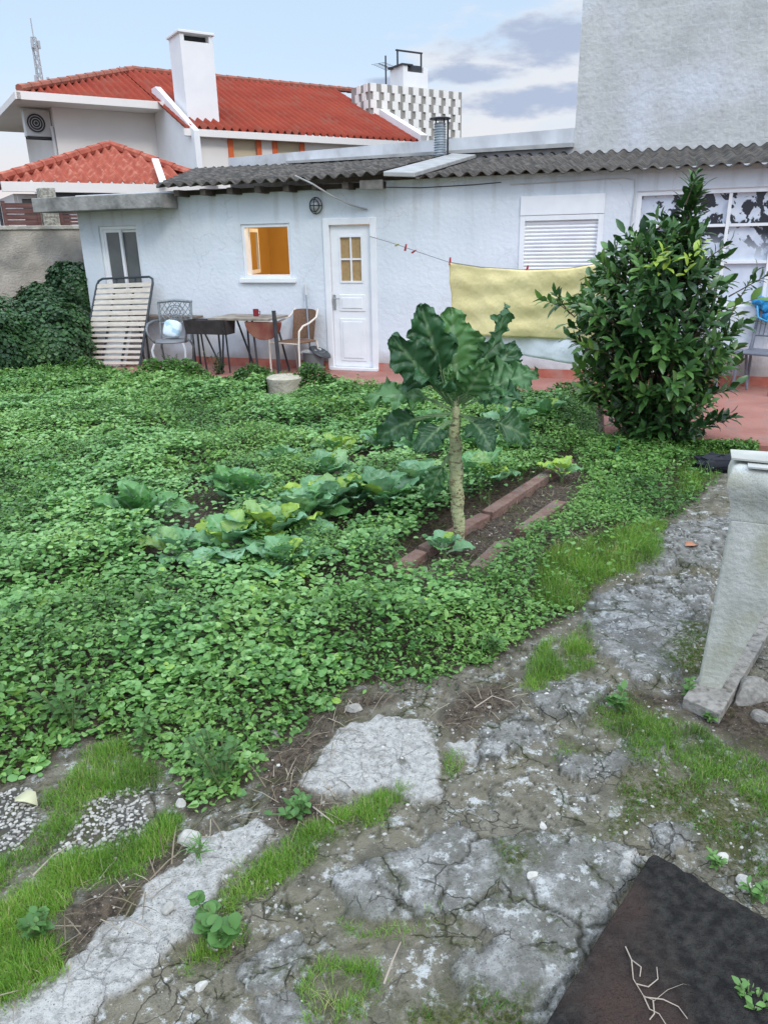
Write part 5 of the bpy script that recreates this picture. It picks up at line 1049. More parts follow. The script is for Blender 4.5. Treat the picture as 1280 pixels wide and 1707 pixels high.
# templates
T_clov = np.array([(0, 0, -.10), (.10, .42, .02), (.46, .50, .06), (.86, .30, .0), (1.0, 0, -.07), (.86, -.30, .0), (.46, -.50, .06), (.10, -.42, .02), (.45, 0, -.05)])
F_clov = np.array([(8, 0, 1), (8, 1, 2), (8, 2, 3), (8, 3, 4), (8, 4, 5), (8, 5, 6), (8, 6, 7), (8, 7, 0)])
T_oval = np.array([(0, 0, 0), (.35, .24, .05), (.75, .20, .03), (1, 0, -.10), (.75, -.20, .03), (.35, -.24, .05), (.5, 0, -.01)])
F_oval = np.array([(6, 0, 1), (6, 1, 2), (6, 2, 3), (6, 3, 4), (6, 4, 5), (6, 5, 0)])
T_long = np.array([(0, 0, 0), (.25, .15, .05), (.55, .19, .07), (.85, .09, .0), (1, 0, -.08), (.85, -.09, .0), (.55, -.19, .07), (.25, -.15, .05), (.25, 0, .015), (.55, 0, .02), (.85, 0, -.04)])
F_long = np.array([(0, 1, 8, 8), (8, 1, 2, 9), (9, 2, 3, 10), (10, 3, 4, 4), (0, 8, 7, 7), (8, 9, 6, 7), (9, 10, 5, 6), (10, 4, 5, 5)])
F_long = np.array([(0, 1, 8), (8, 1, 2), (8, 2, 9), (9, 2, 3), (9, 3, 10), (10, 3, 4), (0, 8, 7), (8, 6, 7), (8, 9, 6), (9, 5, 6), (9, 10, 5), (10, 4, 5)])
T_blade = np.array([(0, .03, 0), (0, -.03, 0), (.5, .025, .06), (.5, -.025, .06), (.85, .012, .0), (.85, -.012, .0), (1.0, 0, -.10)])
F_blade = np.array([(0, 1, 3), (0, 3, 2), (2, 3, 5), (2, 5, 4), (4, 5, 6)])
def rand_unit_xy(n): t = rng.uniform(0, 2 * np.pi, n); return np.cos(t), np.sin(t)
def tilted(n, tilt):
    a, b = rand_unit_xy(n); t = np.abs(rng.normal(0, tilt, n)); Nn = np.stack([a * np.sin(t), b * np.sin(t), np.cos(t)], 1)
    c, d = rand_unit_xy(n); D = np.stack([c, d, np.zeros(n)], 1); D = D - Nn * (D * Nn).sum(1, keepdims=True); return D, Nn
M_clov = leafmat('clover_leaf', (0.060, 0.165, 0.045), (0.160, 0.350, 0.090), (0.30, 0.51, 0.17), rough=.38, spec=.55, trans=.30, yellow=(0.28, 0.46, 0.07))
M_weed = leafmat('weed_leaf', (0.050, 0.120, 0.025), (0.115, 0.260, 0.050), (0.23, 0.41, 0.095), rough=.42, spec=.5, trans=.30, yellow=(.22, .36, .07))
M_grass = leafmat('bright_grass', (0.045, 0.105, 0.012), (0.110, 0.245, 0.022), (0.21, 0.38, 0.04), rough=.55, yellow=(.42, .38, .18))
M_dry = leafmat('dry_straw', (0.10, 0.075, 0.045), (0.19, 0.15, 0.10), (0.33, 0.28, 0.20), rough=.8, trans=.05)
M_cab = leafmat('cabbage_leaf', (0.060, 0.17, 0.045), (0.125, 0.31, 0.085), (0.20, 0.38, 0.21), rough=.42, spec=.45, trans=.18, rib=(0.30, 0.42, 0.26), yellow=(0.30, 0.45, 0.06))
M_kale = leafmat('kale_leaf', (0.020, 0.062, 0.028), (0.036, 0.110, 0.038), (0.095, 0.225, 0.065), rough=.40, spec=.45, trans=.2, rib=(0.20, 0.31, 0.15))
M_bay = leafmat('shrub_leaf', (0.018, 0.055, 0.016), (0.045, 0.120, 0.030), (0.12, 0.24, 0.055), rough=.33, spec=.5, trans=.15, yellow=(.30, .42, .05))
M_ivy = leafmat('ivy_leaf', (0.020, 0.052, 0.022), (0.040, 0.100, 0.034), (0.085, 0.18, 0.06), rough=.4, trans=.12, yellow=(.14, .20, .06))
M_twig = mat('brown_twig', (.10, .075, .05), (.16, .12, .08), rough=.9, scale=20)
M_vine = mat('green_stem', (.13, .19, .07), (.09, .13, .05), rough=.7, scale=20)
def vegmask(x, y, grow=0.0):
    """1 inside the overgrown plot, minus soil beds"""
    X, Y = warp(x, y, .06, 6); s = sdf(X, Y, VEG) - grow; v = sm(.03, -.05, s)
    b = np.maximum(.86 * inside(x, y, BEDS[:3], soft=.06, a=.14, sc=4), .99 * inside(x, y, BEDS[3:], soft=.04, a=.07, sc=5)); b = np.maximum(b, .8 * inside(x, y, [GRASS[5], GRASS[9]], soft=.05, a=.08, sc=6)); b = np.maximum(b, sm(.34, .18, np.hypot(x - s0.x, (y - s0.y) * .5 - .0))); return v * (1 - b), -s
def sample(n, x0, x1, y0, y1): return rng.uniform(x0, x1, n), rng.uniform(y0, y1, n)
# ---- the low green carpet
def carpet():
    out = []
    # density per m2 falls with distance, leaf size rises a little
    for (y0, y1, dens, s0, s1) in ((1.2, 3.4, 5600, .016, .041), (3.4, 5.5, 4200, .021, .041), (5.5, 8.5, 3300, .026, .045), (8.5, 13.5, 2600, .034, .054)):
        xl_, xr_ = -0.62 * y1 - .6, 3.6
        n = int(dens * (xr_ - xl_) * (y1 - y0)); x, y = sample(n, xl_, xr_, y0, y1)
        mk, e = vegmask(x, y); thin = fbm(x, y, 1.7, 3, 71)
        keep = (rng.random(n) < mk) & (rng.random(n) < sm(.24, .36, thin) * .6 + .4) & (x > -.60 * y - .7) & (x < .56 * y + .4)
        keep &= sdf(x, y, PATIO) > .02
        out.append((x[keep], y[keep], e[keep], rng.uniform(s0, s1, keep.sum())))
    x, y, e, s = (np.concatenate(q) for q in zip(*out)); n = len(x)
    lump = fbm(x, y, 2.6, 4, 72); fine = fbm(x, y, 9, 3, 73)
    H = (.09 + .12 * sm(.3, .75, lump) + .04 * fine) * sm(-.02, .40, e) + .015
    # lower greens on the right of the narrow bed
    right = sm(-.1, .5, x - (.1 + (y - 3) * .42)); H = H * (1 - .5 * right)
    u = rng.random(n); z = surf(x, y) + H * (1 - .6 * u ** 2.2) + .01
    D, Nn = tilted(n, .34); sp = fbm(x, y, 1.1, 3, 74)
    tint = np.clip(.45 + .50 * (fbm(x, y, 1.6, 3, 75) - .5) * 2 + .42 * (1 - u - .55) + rng.normal(0, .17, n), 0, .93); tint = np.where(rng.random(n) < .012, 1.0, tint)  # deeper leaves tinted darker: shade inside the carpet is painted into leaf colour
    near_small = rng.random(n) < np.clip(.12 + .75 * sm(.50, .64, fbm(x, y, 2.1, 4, 174) + .30 * right + .20 * sm(.8, .1, e)), 0, .97)
    C = np.stack([x, y, z], 1); C -= D * (s[:, None] * .5)
    A = ~near_small; third = A & (rng.random(n) < sm(.46, .58, fbm(x, y, 1.9, 4, 274)) * .75); A = A & ~third
    D3, N3 = tilted(third.sum(), .75); o = scatter('pointed_leaf_weeds', M_weed, C[third], D3, N3, s[third] * 1.25, T_long, F_long, np.clip(tint[third] + rng.normal(.08, .12, third.sum()), 0, 1), width=rng.uniform(1.1, 1.7, third.sum())); tag(o, 'patches of pointed-leaved weeds mixed into the green carpet', 'weeds', kind='stuff')
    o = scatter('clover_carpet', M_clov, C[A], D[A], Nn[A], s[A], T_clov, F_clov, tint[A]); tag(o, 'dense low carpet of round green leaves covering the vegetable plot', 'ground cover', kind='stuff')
    B = near_small; C2 = np.repeat(C[B], 2, 0) + rng.normal(0, .018, (B.sum() * 2, 3)); D2, N2 = tilted(len(C2), .6); s2 = np.repeat(s[B], 2) * rng.uniform(.55, 1.0, B.sum() * 2)
    C2[:, 2] = np.maximum(C2[:, 2], surf(C2[:, 0], C2[:, 1]) + .004)
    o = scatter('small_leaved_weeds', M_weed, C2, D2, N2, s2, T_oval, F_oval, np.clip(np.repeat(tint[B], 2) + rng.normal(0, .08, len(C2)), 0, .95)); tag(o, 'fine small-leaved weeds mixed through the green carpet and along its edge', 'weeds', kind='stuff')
carpet()
# ---- grass
def grass():
    Cs, Ss, Ts, Ls = [], [], [], []
    for gi, P in enumerate(GRASS):
        P = np.asarray(P); lo, hi = P.min(0) - .08, P.max(0) + .08; area = (hi - lo).prod(); yc = P[:, 1].mean(); dens = 75000 if yc < 2.0 else 45000 if yc < 3.5 else 20000
        n = int(area * dens); x, y = sample(n, lo[0], hi[0], lo[1], hi[1]); X, Y = warp(x, y, .06, 8); s = sdf(X, Y, P)
        d = sm(.015, -.04, s) * sm(.22, .46, fbm(x, y, 9, 3, 200 + gi)); k = rng.random(n) < d; x, y = x[k], y[k]; e = -s[k]
        olive = gi in (4, 8, 9); h = (.012 + .040 * fbm(x, y, 11, 3, 81) ** 1.3 * 1.3) * (0.6 + sm(0, .08, e) * .6) * (0.62 if olive else 1.0)
        if gi in (5, 9): h *= 1.9
        Cs.append(np.stack([x, y, surf(x, y)], 1)); Ls.append(h * rng.uniform(.7, 1.5, len(x))); Ts.append(np.clip((.38 if olive else .58) + (fbm(x, y, 6, 3, 82) - .5) * .9 + rng.normal(0, .14, len(x)), 0, 1))
    C = np.concatenate(Cs); Lh = np.concatenate(Ls); tint = np.concatenate(Ts); n = len(C)
    a, b = rand_unit_xy(n); lean = np.abs(rng.normal(.6, .45, n)); D = np.stack([a * np.sin(lean), b * np.sin(lean), np.cos(lean)], 1); Nn = np.stack([a, b, np.full(n, -.2)], 1) * -1
    tint = np.where(rng.random(n) < .045, 1.0, tint)
    w_ = np.clip(.0015 / Lh / .06, .2, 3)
    o = scatter('moss_grass', M_grass, C, D, Nn, Lh, T_blade, F_blade, tint, width=w_); tag(o, 'bright green fine grass growing in patches over the broken path', 'grass', kind='stuff')
grass()
# grassy tufts and long blades through the carpet
def tufts():
    n = 7000; x, y = sample(n, -5.5, 3.4, 1.6, 10.5); mk, e = vegmask(x, y); cl = fbm(x, y, 1.4, 3, 95); k = (rng.random(n) < (mk * sm(.5, .62, cl) * (sm(.0, .8, x - .05 - (y - 3) * .3) * .6 + .05) + .015 * mk)) & (x > -.6 * y - .3); x, y = x[k], y[k]
    x = np.repeat(x, 9) + rng.normal(0, .03, len(x) * 9); y = np.repeat(y, 9) + rng.normal(0, .03, len(y) * 9); n = len(x)
    a, b = rand_unit_xy(n); ln = np.abs(rng.normal(.5, .35, n)); D = np.stack([a * np.sin(ln), b * np.sin(ln), np.cos(ln)], 1); Nn = np.stack([-a, -b, np.full(n, .3)], 1)
    o = scatter('long_grass', M_weed, np.stack([x, y, surf(x, y)], 1), D, Nn, rng.uniform(.07, .17, n), T_blade, F_blade, rng.uniform(.35, .9, n), width=rng.uniform(.3, .55, n)); tag(o, 'scattered long grass blades standing in the green carpet', 'grass', kind='stuff')
tufts()
# moss-like short fuzz on the mossy patches
def moss():
    Cs = []
    for P in MOSS:
        P = np.asarray(P); lo, hi = P.min(0) - .08, P.max(0) + .08; n = int((hi - lo).prod() * 16000); x, y = sample(n, lo[0], hi[0], lo[1], hi[1]); X, Y = warp(x, y, .09, 7); k = rng.random(n) < sm(.03, -.06, sdf(X, Y, P)) * sm(.42, .62, fbm(x, y, 14, 3, 97)); Cs.append(np.stack([x[k], y[k], surf(x[k], y[k])], 1))
    C = np.concatenate(Cs); n = len(C); a, b = rand_unit_xy(n); ln = np.abs(rng.normal(.6, .35, n)); D = np.stack([a * np.sin(ln), b * np.sin(ln), np.cos(ln)], 1); Nn = np.stack([-a, -b, np.full(n, .3)], 1)
    o = scatter('moss_fuzz', M_grass, C, D, Nn, rng.uniform(.006, .018, n), T_blade, F_blade, np.clip(rng.normal(.18, .14, n), 0, .7), width=np.full(n, 3.2)); tag(o, 'olive moss fuzz in the cracks and hollows of the path', 'moss', kind='stuff')
moss()
# dry straw and roots
def straw():
    pol = [DIRT[0], DIRT[1], DIRT[3], DIRT[5], gp((520, 1320), (600, 1320), (590, 1370), (520, 1370)), gp((660, 990), (740, 985), (760, 1040), (680, 1060)), gp((880, 890), (960, 850), (1010, 890), (960, 930)), gp((740, 1160), (900, 1130), (820, 1220), (740, 1220)), BEDS[3]]
    Cs = []
    for P, dn in zip(pol, (700, 700, 500, 700, 1400, 1600, 900, 450, 350)):
        P = np.asarray(P); lo, hi = P.min(0), P.max(0); n = int((hi - lo).prod() * dn); x, y = sample(n, lo[0], hi[0], lo[1], hi[1]); k = sdf(*warp(x, y, .05), P) < .03; zup = .10 if dn in (1600,) else .06 if dn == 900 else .02; Cs.append(np.stack([x[k], y[k], surf(x[k], y[k]) + rng.uniform(.002, zup, k.sum())], 1))
    C = np.concatenate(Cs); n = len(C); a, b = rand_unit_xy(n); D = np.stack([a, b, rng.normal(0, .22, n)], 1); N2 = np.tile([[0., 0, 1]], (n, 1))
    o = scatter('dry_straw', M_dry, C, D, N2, rng.uniform(.03, .14, n), T_blade, F_blade, rng.random(n) ** 1.3, width=rng.uniform(.25, .6, n)); tag(o, 'dry straw and root bits strewn over the bare soil', 'straw', kind='stuff')
straw()
# ---- pebbles: small ones as stuff
def rocks(C, S_, seed=0):
    ico = [(0, 0, 1), (.89, 0, .45), (.28, .85, .45), (-.72, .53, .45), (-.72, -.53, .45), (.28, -.85, .45), (.72, .53, -.45), (-.28, .85, -.45), (-.89, 0, -.45), (-.28, -.85, -.45), (.72, -.53, -.45), (0, 0, -1)]
    Fi = np.array([(0, 1, 2), (0, 2, 3), (0, 3, 4), (0, 4, 5), (0, 5, 1), (1, 6, 2), (2, 7, 3), (3, 8, 4), (4, 9, 5), (5, 10, 1), (6, 7, 2), (7, 8, 3), (8, 9, 4), (9, 10, 5), (10, 6, 1), (11, 7, 6), (11, 8, 7), (11, 9, 8), (11, 10, 9), (11, 6, 10)])
    n = len(C); T = np.array(ico)[None] * (1 + rng.normal(0, .16, (n, 12, 1))); th = rng.uniform(0, 6.28, n); c, s = np.cos(th), np.sin(th); ax = rng.uniform(.6, 1.2, (n, 1, 3)) * np.array([1, 1, .6]); T = T * ax
    X = T[..., 0] * c[:, None] - T[..., 1] * s[:, None]; Y = T[..., 0] * s[:, None] + T[..., 1] * c[:, None]; V = np.stack([X, Y, T[..., 2]], 2) * S_[:, None, None] + C[:, None]
    return V.reshape(-1, 3), (Fi[None] + (np.arange(n) * 12)[:, None, None]).reshape(-1, 3)
def pebmat():
    M = bpy.data.materials.new('pebbles'); M.use_nodes = True; nt = M.node_tree; b = nt.nodes['Principled BSDF']; b.inputs['Roughness'].default_value = .85; a = nt.nodes.new('ShaderNodeAttribute'); a.attribute_name = 'tint'; cr = nt.nodes.new('ShaderNodeValToRGB')
    e = cr.color_ramp.elements; e[0].color = (.11, .10, .085, 1); e[1].color = (.50, .48, .43, 1); nt.links.new(a.outputs['Fac'], cr.inputs[0]); nt.links.new(cr.outputs[0], b.inputs['Base Color']); return M
M_peb = pebmat()
def pebbles():
    Cs, Ss, Ts = [], [], []
    for P in GRAVEL:
        P = np.asarray(P); lo, hi = P.min(0), P.max(0); n = int((hi - lo).prod() * 5500); x, y = sample(n, lo[0], hi[0], lo[1], hi[1]); k = sdf(*warp(x, y, .06), P) < .0; Cs.append(np.stack([x[k], y[k], surf(x[k], y[k]) + .001], 1)); Ss.append(rng.uniform(.004, .009, k.sum())); Ts.append(rng.uniform(.2, .9, k.sum()))
    n = 7000; x, y = sample(n, -1.0, 1.9, 1.05, 4.6); mk, e = vegmask(x, y); k = (mk < .1) & (rng.random(n) < sm(.35, .6, fbm(x, y, 3, 3, 31))); Cs.append(np.stack([x[k], y[k], surf(x[k], y[k]) + .001], 1)); Ss.append(.002 + .007 * rng.random(k.sum()) ** 3); Ts.append(np.clip(rng.normal(.6, .3, k.sum()), 0, 1))
    C = np.concatenate(Cs); V, Fi = rocks(C, np.concatenate(Ss)); o = npmesh('gravel', V, Fi, M_peb, attrs={'tint': np.repeat(np.concatenate(Ts), 12)}, smooth=False); tag(o, 'small pale pebbles and grit scattered over the path', 'gravel', kind='stuff')
pebbles()
def stone_mesh(x, y, z, s_, t_, seed):
    bm = bmesh.new(); bmesh.ops.create_icosphere(bm, subdivisions=3, radius=1.0); rs_ = random.Random(seed); pl_ = [Vector((rs_.gauss(0, 1), rs_.gauss(0, 1), rs_.gauss(0, 1))).normalized() for _ in range(9)]
    from mathutils import noise as mn
    for v in bm.verts:
        c = v.co.copy()
        for n_ in pl_:
            k = c.dot(n_) - .62
            if k > 0: c -= n_ * k * .9
        c *= 1 + .10 * mn.noise(c * 2.5 + Vector((seed, 0, 0))); v.co = Vector((c.x * 1.25, c.y * .95, c.z * .8)) * s_
    me = bpy.data.meshes.new('stone'); bm.to_mesh(me); bm.free(); a_ = me.attributes.new('tint', 'FLOAT', 'POINT'); a_.data.foreach_set('value', [t_] * len(me.vertices))
    me.materials.append(M_stone); o = bpy.data.objects.new('stone', me); COL.objects.link(o); o.location = (x, y, z); o.rotation_euler = (0, 0, rs_.uniform(0, 6)); return o
M_stone = M_peb.copy(); nt_ = M_stone.node_tree; nn_ = nt_.nodes.new('ShaderNodeTexNoise'); nn_.inputs['Scale'].default_value = 60; nn_.inputs['Detail'].default_value = 6; tq = nt_.nodes.new('ShaderNodeTexCoord'); nt_.links.new(tq.outputs['Object'], nn_.inputs['Vector'])
ad_ = nt_.nodes.new('ShaderNodeMath'); ad_.operation = 'MULTIPLY_ADD'; nt_.links.new(nn_.outputs['Fac'], ad_.inputs[0]); ad_.inputs[1].default_value = .9; at_ = [q for q in nt_.nodes if q.type == 'ATTRIBUTE'][0]; sb_ = nt_.nodes.new('ShaderNodeMath'); sb_.operation = 'SUBTRACT'; nt_.links.new(at_.outputs['Fac'], sb_.inputs[0]); sb_.inputs[1].default_value = .45; nt_.links.new(sb_.outputs[0], ad_.inputs[2]); cr_2 = [q for q in nt_.nodes if q.type == 'VALTORGB'][0]; nt_.links.new(ad_.outputs[0], cr_2.inputs[0])
for (px, py, s_, t_, lab) in ((313, 1393, .030, .75, 'pale grey pointed stone at the top end of the white mortar strip'), (280, 1518, .018, .5, 'grey-beige stone half buried in brown soil left of the white strip'), (590, 1175, .026, .35, 'reddish grey stone at the edge of the greens above the large white patch'), (335, 1638, .013, .95, 'small white stone at the foot of the grass strip'), (300, 1252 + 80, .016, .8, 'pale stone in the greens beside the bright grass'), (355, 1572, .015, .8, 'round pale pebble between soil and white strip'), (458, 1217, .024, .6, 'upright beige stone at the edge of the leafy carpet'), (1253, 1158, .07, .22, 'broad dark stone on the soil below the plank'), (1270, 1195, .03, .25, 'smaller dark stone right of the broad one below the plank'), (888, 1462, .014, .95, 'white pebble on the lichened slab near the dark board'), (905, 1370, .012, .9, 'white pebble above the round moss patch'), (1205, 1428, .018, .9, 'white stone beside the moss right of the dark board corner'), (1240, 1470, .022, .7, 'pale stone right of the dark board, against its upper edge')):
    p = gnd(px, py, 0); o = stone_mesh(p.x, p.y, sz(p.x, p.y) + s_ * .2, s_ * 1.2, t_, px); tag(o, lab, 'stone', 'loose stones')
p = gnd(45, 1332); 
def bigleaf(name, T, F_, m_, p, d, nn, s_, t_, lab, cat, grp=None):
    o = scatter(name, m_, np.array([p]), np.array([d]), np.array([nn]), np.array([s_]), T, F_, np.array([t_])); o.modifiers.new('s', 'SOLIDIFY').thickness = .001; tag(o, lab, cat, grp); return o
bigleaf('fallen_leaf', T_oval * np.array([1, 1.6, 3]), F_oval, leafmat('pale_dead_leaf', (.5, .5, .3), (.62, .60, .38), (.7, .66, .45), yellow=None), (p.x - .04, p.y, sz(p.x, p.y) + .02), (1, -.2, .1), (0, .1, 1), .085, .5, 'pale yellow curled leaf lying on the gravel at the left edge', 'fallen leaf')
p = gnd(1140, 918); bigleaf('fallen_leaf', T_oval * np.array([1, 1.6, 2]), F_oval, leafmat('orange_dead_leaf', (.45, .2, .1), (.55, .26, .15), (.6, .3, .18)), (p.x, p.y, sz(p.x, p.y) + .012), (1, .3, .05), (0, 0, 1), .09, .5, 'orange-pink dead leaf lying on the path beside the concrete trough', 'fallen leaf')
# twigs on the dark board
def twig(pts, lab, r0=.003):
    tag(MB().tube(pts, [r0 * (1 - .6 * i / (len(pts) - 1)) for i in range(len(pts))], 5).build('twig', mat('pale_twig', (.36, .30, .24), rough=.9), None), lab, 'twig', 'dry twigs')
bz = .053
tw_ = thing('dry_twig', 'pale branching dry twig lying on the dark board', 'twig'); tm = MB()
for q in (((1042, 1578), (1052, 1600), (1055, 1632), (1072, 1660), (1090, 1668), (1112, 1650), (1138, 1640), (1150, 1643)), ((1072, 1660), (1082, 1682), (1098, 1690), (1112, 1712)), ((1072, 1662), (1105, 1666), (1130, 1678), (1145, 1698)), ((1060, 1640), (1080, 1645), (1096, 1632), (1094, 1612)), ((1052, 1600), (1068, 1612), (1066, 1628)), ((1088, 1668), (1090, 1690), (1082, 1700))):
    tm.tube([gnd(a, b_, bz + .006 * (i % 2)) for i, (a, b_) in enumerate(q)], [.0018 - .00025 * i for i in range(len(q))], 5)
tm.build('stem', mat('pale_twig', (.36, .30, .24), rough=.9), tw_)
twig([gnd(640, 1640, .01), gnd(655, 1600, .04), gnd(668, 1570, .05)], 'thin straw stalk standing by the lower grass patch'); twig([gnd(522, 1345, .01), gnd(548, 1365, .012), gnd(556, 1372, .02)], 'pale twig on the brown litter above the grass strip'); twig([gnd(55, 1460, .01), gnd(90, 1425, .012), gnd(130, 1400, .02)], 'long straight straw across the grass at the left'); twig([gnd(790, 1180, .01), gnd(820, 1160, .04), gnd(850, 1170, .05), gnd(860, 1180, .01)], 'arched pale root above the cracked slab')
# ---- upright taller weeds in the carpet (things)
M_weed2 = leafmat('dull_weed_leaf', (0.035, 0.085, 0.022), (0.080, 0.185, 0.045), (0.16, 0.30, 0.08), rough=.45)
def weed(px, py, h, nl, ls, lab, seed, tint=.55, mt=M_weed2, T=T_long, Fx=F_long, spread=.5, name='leafy_weed', cat='weed', grp='taller leafy weeds standing out of the greens'):
    r = np.random.default_rng(seed); p = gnd(px, py, 0); z0 = sz(p.x, p.y); t = thing(name, lab, cat, FG, (p.x, p.y, z0), group=grp)
    nl = int(nl * 1.8); ls *= .62; ns = max(3, nl // 9); C, D, Nn = [], [], []; sm_ = MB()
    for k in range(ns):
        a = r.uniform(0, 6.28); l = r.uniform(.1, spread); hh = h * r.uniform(.6, 1); P0 = Vector((p.x, p.y, z0)); P1_ = P0 + Vector((math.cos(a) * l * hh, math.sin(a) * l * hh, hh)); mid = P0.lerp(P1_, .5) + Vector((0, 0, hh * .08)); sm_.tube([P0, mid, P1_], [.004, .003, .002], 5)
        for j in range(nl // ns):
            u = r.uniform(.25, 1); q = P0.lerp(P1_, u); b = r.uniform(0, 6.28); el = r.uniform(-.1, .7); C.append(q); D.append((math.cos(b) * math.cos(el), math.sin(b) * math.cos(el), math.sin(el))); Nn.append((-math.cos(b) * math.sin(el), -math.sin(b) * math.sin(el), math.cos(el)))
    sm_.build('stem', M_vine, t); n = len(C); scatter('foliage', mt, np.array([tuple(c) for c in C]), np.array(D), np.array(Nn) + r.normal(0, .2, (n, 3)), ls * r.uniform(.7, 1.25, n), T, Fx, np.clip(r.normal(tint, .12, n), 0, 1), parent=t, width=np.full(n, 1.5)); return t
weed(120, 1215, .26, 40, .075, 'large-leaved weed at the left above the bright grass', 1, .5); weed(300, 1130, .2, 30, .06, 'yellowish leafy weed in the middle of the carpet', 2, .85); weed(240, 1240, .16, 24, .055, 'small nettle-like weed above the bright grass', 3, .6)
weed(370, 1310, .22, 46, .06, 'bushy weed at the corner of the greens beside the pale stone', 4, .4); weed(820, 1090, .15, 26, .05, 'leafy weed at the path edge below the dry stump', 5, .5); weed(1030, 1185, .09, 30, .06, 'low leafy plant in the grass left of the plank', 6, .5); weed(1150, 1160, .10, 18, .05, 'small plant growing at the foot of the concrete trough leg', 7, .6)
weed(1185, 1200, .06, 12, .05, 'tiny plant just below the plank end', 8, .55); weed(370, 1560, .09, 50, .05, 'broad-leaved weed in the grass strip beside the white mortar', 9, .5, spread=1.5, T=T_clov, Fx=F_clov); weed(500, 1350, .06, 40, .05, 'spreading flat weed above the grass strip', 10, .4, spread=1.8); weed(330, 1430, .07, 16, .05, 'light grass-like weed beside the gravel patch', 11, .6, T=T_blade * np.array([1.6, 1.5, 1]), Fx=F_blade)
weed(60, 1560, .10, 40, .05, 'clump of clover-like weed at the left edge beside the soil', 12, .45); weed(1245, 1690, .10, 40, .035, 'small-leaved plant at the bottom right corner on the dark board', 13, .7); weed(1255, 1500, .07, 22, .045, 'low green weed along the upper edge of the dark board', 14, .6); weed(1190, 1440, .06, 22, .035, 'tiny-leaved weed at the corner of the dark board', 15, .75)
weed(40, 1000, .3, 40, .07, 'tall bright weed at the left edge of the carpet', 16, .8); weed(365, 628, .42, 90, .07, 'dark bushy plant at the patio edge in front of the table', 17, .2, mt=M_ivy); weed(290, 622, .35, 90, .06, 'reddish-green straggly plant in front of the armchair', 18, .9, mt=M_ivy); weed(540, 655, .3, 90, .09, 'grassy bright clump right of the stone stump', 19, .7); weed(430, 640, .35, 90, .07, 'dark leafy clump left of the stone stump', 20, .3)
# strip of darker weeds along the patio edge
def strip():
    n = 23000; u = rng.uniform(-4.4, 3.45, n); v = rng.normal(-1.50, .13, n) - .08 * (fbm(u, u * 0, 1.3, 2, 12) - .5); hh = (.12 + .24 * sm(.35, .7, fbm(u, v, 1.5, 3, 13))) * rng.random(n) ** .6 * np.exp(-((v + 1.5) / .22) ** 2); X = np.array([[WU.x, WN.x], [WU.y, WN.y]]); q = np.stack([u, v], 1) @ X.T + np.array([P1.x, P1.y])
    D, Nn = tilted(n, .7); z_ = surf(q[:, 0], q[:, 1]) + hh + .01; tint = np.clip(.30 + .8 * (fbm(u, v, 1.2, 3, 14) - .5) + rng.normal(0, .14, n), 0, .95); o = scatter('edge_weeds', M_weed, np.stack([q[:, 0], q[:, 1], z_], 1), D, Nn, rng.uniform(.03, .065, n), T_oval, F_oval, tint, width=np.full(n, 1.3)); tag(o, 'band of mixed weeds growing along the patio edge', 'weeds', kind='stuff')
strip()
def strip2():
    n = 9000; u = rng.uniform(3.3, 4.9, n); v = rng.normal(-3.02, .07, n); hh = (.04 + .10 * fbm(u, v, 3, 3, 13)) * rng.random(n); X = np.array([[WU.x, WN.x], [WU.y, WN.y]]); q = np.stack([u, v], 1) @ X.T + np.array([P1.x, P1.y])
    D, Nn = tilted(n, .7); o = scatter('edge_weeds', M_weed, np.stack([q[:, 0], q[:, 1], surf(q[:, 0], q[:, 1]) + hh + .01], 1), D, Nn, rng.uniform(.018, .04, n), T_oval, F_oval, np.clip(rng.normal(.45, .2, n), 0, .95)); tag(o, 'low weeds along the near edge of the wide red patio corner', 'weeds', kind='stuff')
strip2()
